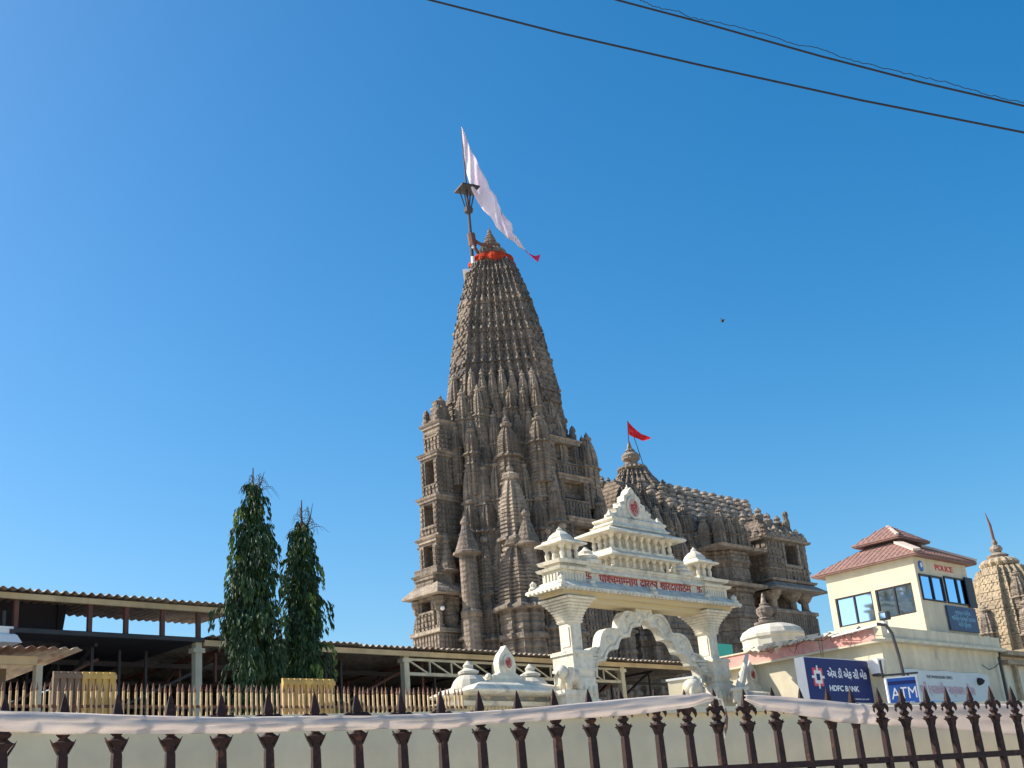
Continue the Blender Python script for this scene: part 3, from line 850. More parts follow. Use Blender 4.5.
def glyph(ch):
    cu = bpy.data.curves.new('g', 'FONT'); cu.body = ch; cu.size = 1; cu.resolution_u = 3; cu.extrude = .03; cu.offset = .012
    tmp = bpy.data.objects.new('g', cu); COL.objects.link(tmp)
    me = bpy.data.meshes.new_from_object(tmp.evaluated_get(bpy.context.evaluated_depsgraph_get()))
    bpy.data.objects.remove(tmp)
    return me
def width_of(ch):
    me = glyph(ch); xs = [v.co.x for v in me.vertices]
    return max(xs) - min(xs)
_nn = width_of('नन')
bm_ = bmesh.new(); xcur = 0.0
for tok in ['प', 'ि', 'श/', 'च', 'म', 'ा', 'म/', 'न', 'ा', 'य', ' ', 'द', 'v', 'ा', 'र', 'क', 'ा', ' ', 'श', 'ा', 'र', 'द', 'ा', 'प', 'ी', 'ठ', 'म', '्']:
    if tok == ' ': xcur += .3; continue
    half = tok.endswith('/'); low = tok == 'v'
    ch = 'व' if low else tok[0]
    me = glyph(ch)
    adv = 0 if ch == '्' else width_of('न' + ch + 'न') - _nn
    b2 = bmesh.new(); b2.from_mesh(me)
    if half:                                   # half form: the upright stroke is cut away
        bmesh.ops.bisect_plane(b2, geom=b2.verts[:] + b2.edges[:] + b2.faces[:], plane_co=(adv * .74, 0, 0), plane_no=(1, 0, 0), clear_outer=True)
        adv *= .74
    if low:                                    # subscript letter under the one before
        for v in b2.verts: v.co.x = v.co.x * .5 - .3; v.co.y = v.co.y * .5 - .12
        adv = .02
    mp_ = {}
    for v in b2.verts: mp_[v] = bm_.verts.new((v.co.x + xcur, v.co.y, v.co.z))
    for f in b2.faces:
        try: bm_.faces.new([mp_[v] for v in f.verts])
        except ValueError: pass
    b2.free(); xcur += adv
k_ = 4.35 / xcur
for v in bm_.verts: v.co = Vector(((v.co.x - xcur / 2) * k_, (v.co.y - .35) * .34, v.co.z * .3))
me = bpy.data.meshes.new('lettering'); bm_.to_mesh(me); bm_.free(); me.materials.append(RED)
lo_ = bpy.data.objects.new('lettering', me); COL.objects.link(lo_); lo_.parent = gate; lo_.location = (3.5, -.312, 8.785); lo_.rotation_euler = FRONT
text('emblem', '卐', .22, RED, gate, (.86, -.312, 8.78), FRONT, .22, .01, .004)
text('emblem', '卐', .22, RED, gate, (6.12, -.312, 8.78), FRONT, .22, .01, .004)
def baluster(mb, x, y, z0, z1, r):
    h = z1 - z0
    mb.lathe([(z0, r), (z0 + .12 * h, r), (z0 + .16 * h, r * .6), (z0 + .45 * h, r * .85), (z0 + .7 * h, r * .5), (z0 + .78 * h, r * .9), (z0 + .88 * h, r * 1.1), (z1, r * 1.2)], 8, x, y)
def kiosk(cx, hw, z0, ze, zt):
    k_ = MB()
    for x in (-1, 0, 1):
        for y in (-1, 0, 1):
            if x or y: baluster(k_, cx + x * hw * .72, y * hw * .72, z0, ze, .085)
    k_.cbox(cx, 0, z0, ze, .12, .12)
    k_.cbox(cx, 0, z0 - .03, z0 + .04, hw * .95, hw * .95)
    k_.loft(rect(1, 1), [(ze - .02, hw * .8), (ze, hw * 1.3), (ze + .04, hw * 1.33), (ze + .12, hw * .95), (ze + .16, hw * .92), (ze + .18, hw * .82)], cx, 0)
    o_ = k_.build('kiosk', GATE, gate)
    d_ = MB()
    n_ = 24; H_ = zt - ze - .16
    d_.rings([[(cx + math.cos(2 * math.pi * i / n_) * hw * r * (1 + .06 * (i % 3 == 0)), math.sin(2 * math.pi * i / n_) * hw * r * (1 + .06 * (i % 3 == 0)), ze + .16 + H_ * z) for i in range(n_)]
              for z, r in ((0, .85), (.15, .84), (.35, .72), (.55, .48), (.68, .24), (.74, .2), (.8, .22), (.9, .09), (1.0, .02))])
    d_.build('kiosk_dome', DOME, o_)
kiosk(.12, .42, 9.2, 9.68, 10.28)
kiosk(6.5, .42, 9.2, 9.66, 10.3)
m_ = MB(); t2 = MB()
for i in range(10):
    for y in (-.38, .38):
        baluster(m_, GC - 1.45 + i * 2.9 / 9, y, 9.2, 9.5, .07)
for y in (-.13, .13):
    baluster(m_, GC - 1.45, y, 9.2, 9.5, .07); baluster(m_, GC + 1.45, y, 9.2, 9.5, .07)
m_.box(GC - 1.2, GC + 1.2, -.2, .2, 9.2, 9.5)
for (zz, hx, hy) in ((9.5, 1.72, .62),):
    m_.add([(GC - hx, -hy, zz), (GC + hx, -hy, zz), (GC + hx, hy, zz), (GC - hx, hy, zz), (GC - hx, -hy, zz + .05), (GC + hx, -hy, zz + .05), (GC + hx, hy, zz + .05), (GC - hx, hy, zz + .05),
            (GC - hx + .25, -hy + .22, zz + .2), (GC + hx - .25, -hy + .22, zz + .2), (GC + hx - .25, hy - .22, zz + .2), (GC - hx + .25, hy - .22, zz + .2)],
           [(3, 2, 1, 0), (0, 1, 5, 4), (1, 2, 6, 5), (2, 3, 7, 6), (3, 0, 4, 7), (4, 5, 9, 8), (5, 6, 10, 9), (6, 7, 11, 10), (7, 4, 8, 11), (8, 9, 10, 11)])
m_.build('lower_gallery', GATE, gate)
m_ = MB()
m_.box(GC - 1.5, GC + 1.5, -.42, .42, 9.68, 9.76)
for i in range(9):
    for y in (-.36, .36):
        baluster(m_, GC - 1.38 + i * 2.76 / 8, y, 9.76, 10.2, .085)
for y in (-.12, .12):
    baluster(m_, GC - 1.38, y, 9.76, 10.2, .085); baluster(m_, GC + 1.38, y, 9.76, 10.2, .085)
m_.box(GC - 1.15, GC + 1.15, -.16, .16, 9.76, 10.2)
hx, hy, zz = 1.85, .72, 10.2
m_.add([(GC - hx, -hy, zz), (GC + hx, -hy, zz), (GC + hx, hy, zz), (GC - hx, hy, zz), (GC - hx, -hy, zz + .06), (GC + hx, -hy, zz + .06), (GC + hx, hy, zz + .06), (GC - hx, hy, zz + .06),
        (GC - 1.4, -.38, zz + .24), (GC + 1.4, -.38, zz + .24), (GC + 1.4, .38, zz + .24), (GC - 1.4, .38, zz + .24)],
       [(3, 2, 1, 0), (0, 1, 5, 4), (1, 2, 6, 5), (2, 3, 7, 6), (3, 0, 4, 7), (4, 5, 9, 8), (5, 6, 10, 9), (6, 7, 11, 10), (7, 4, 8, 11), (8, 9, 10, 11)])
m_.build('upper_gallery', GATE, gate)
def pediment(cx, zb, hw, zt, th, y0, parent, rm, zm, ogive=False):
    pm = MB()
    pts = [(-1, 0), (1, 0), (.98, .13), (.74, .17), (.8, .3), (.55, .33), (.55, .5), (.36, .56), (.34, .72), (.17, .8), (.1, .92), (0, 1)]
    if ogive: pts = [(-1, 0), (1, 0), (1, .1), (.72, .16), (.78, .3), (.8, .45), (.72, .6), (.52, .74), (.28, .84), (.12, .92), (0, 1)]
    left = [(-x, z) for x, z in reversed(pts[2:-1])]
    o_ = [(cx + x * hw, zb + z * (zt - zb)) for x, z in pts + left]
    pm.plate(o_, y0 - th / 2, y0 + th / 2)
    # scrolls in relief
    for sx in (() if ogive else (-1, 1)):
        for (x, z, r) in ((.72, .1, .1), (.5, .2, .12), (.62, .32, .06), (.4, .42, .08), (.3, .62, .07), (.15, .78, .06), (.25, .12, .1)):
            q = MB().lathe([(-.05, r * hw * .8), (0, r * hw), (.03, r * hw * .6), (.045, .01)], 10)
            q.tf(lambda v, x=x, z=z, sx=sx: Vector((cx + sx * x * hw + v.x, y0 - th / 2 - v.z, zb + z * (zt - zb) + v.y)))
            pm.add(q.v, q.f)
    q = MB().lathe([(0, rm * 1.3), (.05, rm * 1.35), (.06, rm * 1.05), (.03, rm)], 24)
    q.tf(lambda v: Vector((cx + v.x, y0 - th / 2 - v.z, zm + v.y * 1.15)))
    pm.add(q.v, q.f)
    o2 = pm.build('pediment', GATE, parent)
    q = MB().lathe([(0, rm * .98), (.045, rm * .98)], 24)
    q.tf(lambda v: Vector((cx + v.x, y0 - th / 2 - v.z, zm + v.y * 1.15)))
    q.build('medallion', MEDAL, o2)
    text('emblem', 'श्री', rm * 1.7, RED, o2, (cx, y0 - th / 2 - .052, zm - rm * .15), FRONT, rm * 1.35, .006, .004)
    return o2
m_ = MB().loft(rect(1, .32), [(10.44, 1.35), (10.5, 1.42), (10.54, 1.3), (10.62, 1.22), (10.68, 1.3), (10.74, 1.3), (10.78, 1.1)], GC, 0)
m_.cbox(GC, 0, 10.4, 10.5, 1.2, .33)
for sx in (-1, 1):
    m_.lathe([(10.7, .12), (10.8, .16), (10.9, .08), (11.0, .02)], 8, GC + sx * 1.15, -.2)
m_.build('crown_base', GATE, gate)
pediment(GC - .05, 10.76, 1.08, 11.85, .3, -.1, gate, .24, 11.18)
MB().lathe([(11.8, .05), (11.85, .07), (11.9, .03), (11.98, .01)], 8, GC - .05, -.1).build('finial', GATE, gate)
m_ = MB()                                   # carved humps either side of the galleries
for (x0, s_) in ((1.15, 1), (5.55, 1)):
    m_ = MB()
    m_.lathe([(9.18, .42), (9.3, .44), (9.36, .34), (9.45, .36), (9.52, .22), (9.6, .22), (9.68, .1), (9.75, .04)], 12, x0, -.02)
    for q in range(5):
        m_.sphere((x0 - .3 + q * .15, -.28, 9.28 + .05 * (2 - abs(q - 2))), .07, 6)
    m_.build('carved_cresting', GATE, gate)
# lobed arch
m_ = MB()
NA = 96
outp = [(-2.75, 5.9), (-2.6, 6.35), (-2.32, 6.7), (-1.92, 6.98), (-1.48, 7.22), (-1.08, 7.47), (-.68, 7.72), (-.34, 7.9), (0, 8.03)]
inp = [(-2.4, 5.9), (-2.22, 6.2), (-1.92, 6.42), (-1.56, 6.62), (-1.24, 6.84), (-.9, 7.06), (-.56, 7.28), (-.27, 7.46), (0, 7.54)]
def curve(pts, t):
    k = t * (len(pts) - 1); i = min(int(k), len(pts) - 2); f = k - i
    return pts[i][0] + (pts[i + 1][0] - pts[i][0]) * f, pts[i][1] + (pts[i + 1][1] - pts[i][1]) * f
fr = []; 
for i in range(NA + 1):
    t = i / NA; tt = t * 2 if t <= .5 else (1 - t) * 2; sg = 1 if t <= .5 else -1
    xo, zo = curve(outp, tt); xi, zi = curve(inp, tt)
    so_ = abs(math.sin(tt * math.pi * 3.5)) * .27; si_ = abs(math.sin(tt * math.pi * 4.5)) * .17
    nx, nz = -.6, .8
    xo += nx * so_; zo += nz * so_; xi += nx * si_ * .8; zi += nz * si_
    fr.append(((GC + sg * xo, zo), (GC + sg * xi, zi)))
rings = []
for (a, b_) in fr:
    mx_, mz_ = (a[0] * .5 + b_[0] * .5, a[1] * .5 + b_[1] * .5)
    ax, az = a[0] * .85 + b_[0] * .15, a[1] * .85 + b_[1] * .15
    bx, bz = a[0] * .2 + b_[0] * .8, a[1] * .2 + b_[1] * .8
    rings.append([(a[0], -.16, a[1]), (ax, -.16, az), (ax, -.11, az), (bx, -.11, bz), (bx, -.16, bz), (b_[0], -.16, b_[1]), (b_[0], .14, b_[1]), (a[0], .14, a[1])])
m_.rings(rings)
for i in range(4, NA, 8):
    a, b_ = fr[i]
    q = MB().lathe([(0, .13), (.05, .11), (.06, .06), (.08, .01)], 12)
    q.tf(lambda v: Vector(((a[0] + b_[0]) / 2 + v.x, -.11 - v.z, (a[1] + b_[1]) / 2 + v.y)))
    m_.add(q.v, q.f)
m_.build('lobed_arch', GATE, gate)

def side_gate(cx, label):
    s = thing('side_gate', label, 'gateway', GP + RD * cx, ROT, 'low carved side gates')
    m1 = MB()
    m1.box(-1.95, 1.75, -.1, .5, 3, 5.1).box(-1.7, 1.5, -.14, .3, 5.1, 5.36)
    m1.box(-2.1, 1.9, -.3, .6, 5.05, 5.16, .05, .05)
    m1.build('wall', GATE, s)
    m2 = MB()
    for k in range(30):
        m2.box(-1.98 + k * .13, -1.91 + k * .13, -.13, -.09, 4.85, 5.03)
    for k in range(4):
        m2.box(-1.99, -1.94, -.06 + k * .14, .02 + k * .14, 3.2, 4.8)
    m2.build('frieze', BOUNCE_OCHRE, s)
    m3 = MB()
    for k in range(4):
        x0 = -1.55 + k * .8
        m3.add([(x0, -.2, 5.2), (x0 + .7, -.2, 5.2), (x0 + .5, -.15, 5.34), (x0 + .2, -.15, 5.34)], [(0, 1, 2, 3)])
    m3.build('blue_scallop', GATE_BLUE, s)
    m4 = MB()
    m4.loft(rect(1, .5), [(5.3, 1.5), (5.34, 1.75), (5.39, 1.78), (5.5, 1.55), (5.54, 1.5), (5.62, 1.2)], -.1, .1)
    m4.cbox(0, 0, 5.6, 5.72, .8, .25).cbox(0, 0, 5.72, 5.86, .6, .2)
    for k in (-1, 1):
        m4.sphere((k * .62, -.05, 5.82), .1)
    m4.build('eave', GATE, s)
    for k in (-1.2, 1.1):
        d = MB()
        d.lathe([(5.4, .5), (5.5, .52), (5.6, .48), (5.72, .42), (5.82, .32), (5.88, .2), (5.9, .27), (5.96, .28), (6.02, .16), (6.05, .12), (6.12, .14), (6.24, .03)], 14, k, .1)
        d.cbox(k, .1, 5.36, 5.44, .48, .48, .1, .1)
        d.build('domelet', DOME, s)
    pediment(0, 5.8, .4, 6.66, .2, -.05, s, .13, 6.2, True)
    return s
side_gate(-2.6, 'low carved side gate with red medallion, left of the big cream gateway')
side_gate(8.55, 'low carved side gate with red medallion, right of the big cream gateway')

def elephant(px, py, label, flip):
    p = at_plane(px, py, GP - LD * .9, RD)
    s = thing('elephant_statue', label, 'statue', (p.x, p.y, p.z), ROT + (math.pi if flip else 0), 'stone elephants at the gate')
    m1 = MB()
    m1.sphere((0, 0, .38), .3, 12, .85).sphere((-.3, 0, .5), .19, 10)
    for (x, y) in ((-.18, -.12), (-.18, .12), (.17, -.12), (.17, .12)):
        m1.lathe([(0, .09), (.3, .1), (.42, .08)], 8, x, y)
    m1.tube([(-.42, 0, .5), (-.54, 0, .36), (-.56, 0, .16), (-.62, 0, .08)], [.09, .06, .045, .03], 8)
    m1.build('body', GATE, s, True)
    m2 = MB()
    for y in (-1, 1):
        m2.add([(-.22, y * .17, .62), (-.1, y * .3, .58), (-.08, y * .3, .4), (-.2, y * .2, .36)], [(0, 1, 2, 3), (3, 2, 1, 0)])
    m2.build('ear', GATE, s)
    m3 = MB().cbox(0, 0, -.14, 0, .5, .24).cbox(0, 0, -2.2, -.14, .42, .2)
    m3.build('pedestal', GATE, s)
elephant(571, 691, 'small white stone elephant on a block beside the left gate column', False)
elephant(694, 700, 'small white stone elephant on a block beside the right gate column', True)

# leaning stone post
a = at_plane(739, 692, GP - LD * 1.0, RD); b_ = at_plane(747, 655, GP - LD * 1.0, RD)
lp = thing('leaning_post', 'tapering pale stone post leaning right, near the right gate column', 'post', (a.x, a.y, 3.0))
A_ = a - Vector(lp.location); B_ = b_ - Vector(lp.location)
MB().cbox(0, 0, 0, A_.z - .25, .14, .14).cbox(0, 0, A_.z - .3, A_.z + .02, .22, .22).cbox(0, 0, A_.z + .02, A_.z + .12, .28, .28).build('block', GATE, lp)
MB().tube([A_, A_ + (B_ - A_) * .5, A_ + (B_ - A_) * .52, B_], [.15, .13, .1, .06], 10).build('shaft', GATE, lp)

# pale box sign between arch and right column
p = at_plane(684, 702, GP - LD * .3, RD)
bs = thing('box_sign', 'plain pale box standing at the foot of the right gate column', 'box', (p.x, p.y, 3.0), ROT + .35)
h0 = p.z - 3.0
MB().box(-.42, .32, -.5, .3, h0 - .4, h0 + .62).build('casing', CREAM, bs)
MB().box(-.46, .36, -.54, .34, h0 + .62, h0 + .68).box(.1, .34, -.52, -.5, h0 - .3, h0 + .6).build('rim', WHITE, bs)
MB().cbox(0, -.1, 0, h0 - .4, .08, .08).build('post', STEELD, bs)
# teal sheet
p0 = at_plane(717, 655, GP + LD * 3, RD); 
m_ = MB(); m_.box(0, .8, 0, .06, 0, .48); 
ts = thing('teal_panel', 'small bright teal sheet panel behind the right gate column', 'panel', (p0.x, p0.y, 3.0), ROT)
MB().box(0, 1.0, 0, .05, p0.z - 3.0 - .35, p0.z - 3.0 + .42).build('sheet', TEAL, ts)
MB().cbox(.04, .08, 0, p0.z - 3, .03, .03).cbox(.9, .08, 0, p0.z - 3, .03, .03).build('post', STEELD, ts)

# ------------------------------------------------------------------ open shed with corrugated roof
SP = at_z(330, 645, 7.03); SP.z = 0
shed = thing('market_shed', 'long open sided shed with dark interior and corrugated sheet roof', 'shed', SP, ROT)
def corrugated(mb, x0, x1, y0, y1, z0, z1, pitch=.21, amp=.035, th=.015):
    n_ = int((x1 - x0) / (pitch / 8))
    up_, dn = [], []
    vs = []; fs = []
    for i in range(n_ + 1):
        x = x0 + (x1 - x0) * i / n_
        q = int(x / (pitch * 4) + 500)
        j1 = ((q * 7919) % 13 - 6) / 6.0; j2 = ((q * 104729) % 11 - 5) / 5.0
        c = amp * (.85 + .15 * j2) * math.cos(2 * math.pi * x / pitch) + .012 * j1
        vs += [(x, y0 + .05 * j2, z0 + c + th), (x, y1, z1 + c + th), (x, y0 + .05 * j2, z0 + c), (x, y1, z1 + c)]
    for i in range(n_):
        a = i * 4; b = a + 4
        fs += [(a, b, b + 1, a + 1), (a + 2, a + 3, b + 3, b + 2), (a, a + 2, b + 2, b), (a + 1, b + 1, b + 3, a + 3)]
    mb.add(vs, fs)
    return mb
corrugated(MB(), -3.9, 16.9, -.3, 13, 7.03, 6.9).build('lower_roof', SHEET, shed)
MB().box(-16, -3.902, -.1, 13, 6.96, 7.02).build('flat_roof', DARK_SHADE, shed)
MB().box(-16, -3.902, -.16, -.1, 6.9, 7.0).build('edge_beam', STEELD, shed)
corrugated(MB(), -16, -2.6, -.3, 2.4, 7.84, 7.88).build('upper_roof', SHEET, shed)
corrugated(MB(), -16, -7.1, 2.4, 13, 7.88, 8.5).build('upper_roof', SHEET, shed)
m_ = MB().box(-3.9, 16.8, -.18, -.1, 6.81, 6.95).box(-16, -2.7, -.18, -.1, 7.64, 7.77)
m_.build('fascia', FASCIA, shed)
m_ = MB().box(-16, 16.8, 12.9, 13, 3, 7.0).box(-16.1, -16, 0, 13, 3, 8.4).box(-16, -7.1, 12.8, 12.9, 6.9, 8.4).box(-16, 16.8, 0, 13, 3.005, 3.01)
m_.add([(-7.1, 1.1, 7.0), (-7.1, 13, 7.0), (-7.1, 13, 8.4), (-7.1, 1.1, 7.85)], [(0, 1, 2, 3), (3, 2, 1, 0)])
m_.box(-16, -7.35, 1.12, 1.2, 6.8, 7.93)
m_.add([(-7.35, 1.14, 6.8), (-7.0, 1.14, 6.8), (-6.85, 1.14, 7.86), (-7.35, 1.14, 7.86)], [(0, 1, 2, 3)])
m_.build('shade_backing', DARK_SHADE, shed)  # back wall, floor and added closing sheets, coloured dark as interior shade
for x in (-10.6, -4.02, 2.55, 11.75, 16.7):
    MB().cbox(x, 0, 3, 6.9, .09, .09).cbox(x, 0, 6.65, 6.76, .16, .12).build('post', STEEL, shed)
for x in (-10.6, -8.6, -6.86, -5.95, -5.0, -4.02, -3.0):
    MB().cbox(x, -.05, 6.95, 7.64, .05, .05).build('roof_post', RUSTY, shed)
m_ = MB()                                      # pale lattice girder
x0, x1, za, zb = 2.62, 11.68, 6.34, 6.74
m_.box(x0, x1, -.06, .0, zb - .035, zb + .035).box(x0, x1, -.06, .0, za - .045, za + .045)
n_ = 11
for i in range(n_):
    xa_ = x0 + (x1 - x0) * i / n_; xb_ = x0 + (x1 - x0) * (i + 1) / n_
    m_.bar((xa_, -.03, zb), (xb_ - .02, -.03, za), .045); m_.bar((xb_, -.03, za), (xb_, -.03, zb), .045)
m_.build('lattice_girder', STEEL, shed)
for k, x in enumerate((-13, -9.6, -6.5, -3.2, .2, 3.6, 7.0, 10.4, 13.8)):   # dark trusses across the depth
    m_ = MB()
    m_.bar((x, .3, 6.0), (x, 12.8, 5.2), .08); m_.bar((x, .3, 6.8), (x, 12.8, 6.75), .08)
    for j in range(7):
        ya_ = .5 + j * 1.75
        m_.bar((x, ya_, 6.78), (x, ya_ + 1.7, 5.9 - .1 * j), .07); m_.bar((x, ya_, 6.0 - .1 * j), (x, ya_, 6.8), .06)
    m_.build('truss', RUSTY if k % 2 else STEELD, shed)
m_ = MB()
for k in range(9):
    xx = -15 + k * 3.1
    br = MB().bar((xx, .8, 5.2 + .2 * (k % 2)), (xx + 2.6, .8, 6.55), .06).build('diagonal_brace', STEELD if k % 3 == 0 else RUSTY, shed)
for y in (2, 5, 8, 11): m_.box(-15.8, 16.6, y, y + .08, 6.6, 6.72)
m_.box(-15.8, 2.5, 3.0, 3.06, 5.7, 5.78).box(-12, -7, 6, 6.08, 7.2, 7.3)
for x in (-5.6, -4.9, -2.2, -.9, 1.0, 4.4, 6.2): m_.bar((x, .9, 3), (x, .9, 6.8), .06)
m_.build('purlins', STEELD, shed)
p = at_plane(3, 634, SP - LD * .6, RD)
fl_ = thing('shed_lamp', 'pale metal lamp hanging under the shed roof at the far left edge', 'lamp', p, ROT)
MB().loft(rect(1, 1), [(-.22, .3), (-.05, .22), (.0, .16), (.14, .16)], 0, 0).build('lamp_shade', WHITE, fl_)
MB().cbox(0, 0, .14, .5, .03, .03).cbox(.12, -.17, -.02, .08, .05, .03).build('bracket', STEELD, fl_)

# small hut at the left
HP = at_z(66, 652, 4.95); HP.z = 0
hut = thing('small_hut', 'low hut with wavy sheet roof and cream corner post, left end', 'hut', HP, ROT)
corrugated(MB(), -6, .1, -.3, 2.6, 4.93, 4.86, .17, .028).build('roof', SHEET, hut)
MB().box(-6, -.5, -.12, -.04, 4.72, 4.84).build('fascia', FASCIA, hut)
MB().box(-.5, -.4, -.1, .02, 3, 4.72).build('corner_post', STEEL, hut)
MB().box(-6, -.7, .5, .58, 3, 4.75).build('back_panel', BOARDG, hut)
MB().bar((-4, .4, 3.2), (-.7, .35, 4.0), .04).build('brace', STEELD, hut)

# ------------------------------------------------------------------ picket fence, boards
pf_ = thing('picket_fence', 'long fence of thin tan pickets with rusty spear tips behind the cream wall', 'fence', (PK0.x, PK0.y, 3.0), math.atan2(pd.y, pd.x))
m_ = MB(); m_.cbox(0, 0, 0, 1.08, .0135, .0135)
PKM = m_.build('picket', PICKET, pf_)
m_ = MB(); m_.loft(rect(1, 1), [(1.08, .011), (1.1, .016), (1.14, .01), (1.2, .002)])
TIP = m_.build('picket_tip', PTIP, PKM)
NP = 92
step = (PKL + .6) / (NP - 1)
PKM.location = (-.6, 0, 0)
for i in range(1, NP):
    c = copy_part(PKM, pf_, (-.6 + i * step, (rnd() - .5) * .01, (rnd() - .5) * .02)); c.rotation_euler = ((rnd() - .5) * .02, (rnd() - .5) * .03, 0)
    copy_part(TIP, c)
MB().box(-.7, PKL + .1, .02, .05, .86, .9).box(-.7, PKL + .1, .02, .05, .1, .14).build('rail', RUSTY, pf_)
def board(u0, px0, px1, pytop, label, rz, m1, m2, split, off):
    a_ = at_plane(px0, pytop, alongp(0, -off), pd); b_ = at_plane(px1, pytop, alongp(0, -off), pd)
    s = thing('yellow_barrier', label, 'barrier', (a_.x, a_.y, 3.0), math.atan2(pd.y, pd.x) , 'yellow ribbed barriers')
    wd = (b_ - a_).length; h = a_.z - 3.0
    def panel(x0, x1, m, nm):
        q = MB(); n_ = int((x1 - x0) / .1)
        for i in range(n_):
            xx = x0 + (x1 - x0) * i / n_; ww = (x1 - x0) / n_
            q.box(xx, xx + ww * .72, 0, .05, .1, h); q.box(xx + ww * .72, xx + ww, .025, .045, .1, h - .01)
        q.box(x0, x1, -.012, 0, h - .1, h - .04)
        return q.build(nm, m, s)
    if split: panel(0, wd * split, m2, 'shade_panel'); panel(wd * split, wd, m1, 'panel')  # left part of the same board in brown, its shade put into the colour
    else: panel(0, wd, m1, 'panel')
    MB().cbox(.05, .1, 0, h * .95, .03, .03).cbox(wd - .05, .1, 0, h * .95, .03, .03).build('support', RUSTY, s)
    return s
board(0, 54, 117, 671, 'yellow ribbed barrier with brown painted shade beside the small hut', 0, YELLOW, BOARDG, .45, .35)
board(0, 283, 335, 678, 'clean yellow ribbed barrier right of the two dark trees', 0, YELLOW, BOARDG, 0, .35)

# ------------------------------------------------------------------ bank building
KP = at_z(880, 625, 7); KP.z = 0
bank = thing('bank_building', 'flat roofed cream building with pink parapet carrying the bank signs', 'building', KP, ROT)
m_ = MB()
m_.box(.15, 8.0, .15, 7, 3, 6.5)
m_.build('wall', CREAM_R, bank)
MB().box(.11, .148, .15, 6.2, 3, 6.5).build('side_wall', CREAM, bank)
m_ = MB().box(0.0, 7.9, -.02, .25, 6.56, 6.98).box(-.14, 8.02, -.16, .3, 6.5, 6.6)
m_.box(.2, 8, .3, 7, 6.5, 6.75)
m_.build('parapet', CREAM_R, bank)
MB().box(-.02, .25, .252, 6.1, 6.56, 6.95).build('pink_parapet', PINK, bank)
MB().box(-.14, .3, .302, 6.15, 6.5, 6.555).box(-.06, .3, .3, 6.14, 6.952, 7.0).build('parapet_edge', CREAM, bank)
m_ = MB()                                        # crumpled plastic and rags on the parapet
for k in range(22):
    y = .2 + k * .21; 
    m_.add([(-.1 - .1 * rnd(), y, 7.0 + .12 * rnd()), (.3, y + .2, 7.03 + .15 * rnd()), (.35, y + .5 * rnd() + .3, 7.02), (-.14, y + .5, 7.0 + .16 * rnd()), (-.18, y + .25, 6.86 + .1 * rnd())], [(0, 1, 2, 3), (0, 3, 4)])
rg_ = m_.build('plastic_sheet', DOME, None)
rg_.location = KP; rg_.rotation_euler = (0, 0, ROT)
tag(rg_, 'crumpled pale plastic sheeting lying along the pink parapet', 'plastic sheet')
m_ = MB()
for (y, h, w__) in ((.9, .5, .3), (1.5, .25, .2), (2.0, .8, .14), (2.9, .35, .4), (3.8, .2, .3)):
    pts = [(-.17, y, 6.97), (-.2, y + w__ * .15, 6.97 - h * .6), (-.2, y + w__ * .4, 6.97 - h), (-.19, y + w__ * .75, 6.97 - h * .7), (-.17, y + w__, 6.95)]
    m_.tube(pts, .009, 5)
m_.tube([(-.17, .2 + k * .35, 6.9 + .06 * math.sin(k * 2.1)) for k in range(14)], .009, 5)
lw = m_.build('loose_wires', WIRE, None); lw.location = KP; lw.rotation_euler = (0, 0, ROT)
tag(lw, 'tangled dark wires drooping from the pink parapet edge', 'wires')
m_ = MB().tube([(-.2, 1.6, 6.9), (-.6, -.5, 6.93)], .03, 8)
wr = m_.build('white_pipe', WHITE, None); wr.location = KP; wr.rotation_euler = (0, 0, ROT)
tag(wr, 'white plastic pipe laid across the pink parapet corner', 'pipe')

# glazed police post on the roof
WX, WY = 3.68, -.2 + .6
post = thing('police_post', 'cream glazed lookout cabin with tiled two tier roof marked POLICE', 'police post', KP + RD * WX + LD * WY + Vector((0, 0, 6.76)), ROT)
W1, D1 = 3.72, 3.42
zb, zt = 0, 2.86
m_ = MB()
# walls with real openings: front (y=0) two windows, left (x=0) two windows
def wall_front(mb, x0, x1, wins, z0, z1, th=.15):
    xs = [x0]
    for (a, b, c, d) in wins:
        mb.box(xs[-1], a, 0, th, z0, z1); mb.box(a, b, 0, th, z0, c); mb.box(a, b, 0, th, d, z1); xs.append(b)
    mb.box(xs[-1], x1, 0, th, z0, z1)
fw_ = [(.14, 1.72, 1.36, 2.24), (1.86, 3.6, 1.36, 2.3)]
wall_front(m_, 0, W1, fw_, zb, zt)
lw_ = [(.08, 1.46, .98, 1.98), (1.6, 3.04, .98, 1.98)]
q = MB(); wall_front(q, .0, D1 - .15, lw_, zb, zt)
q.tf(lambda v: Vector((v.y, v.x + .15, v.z)))
m_.add(q.v, q.f[:])
m_.box(W1 - .15, W1, .15, D1, zb, zt).box(.15, W1 - .15, D1 - .15, D1, zb, zt).box(.15, W1 - .15, .15, D1 - .15, zt - .1, zt)
m_.build('cabin_wall', CREAM, post)
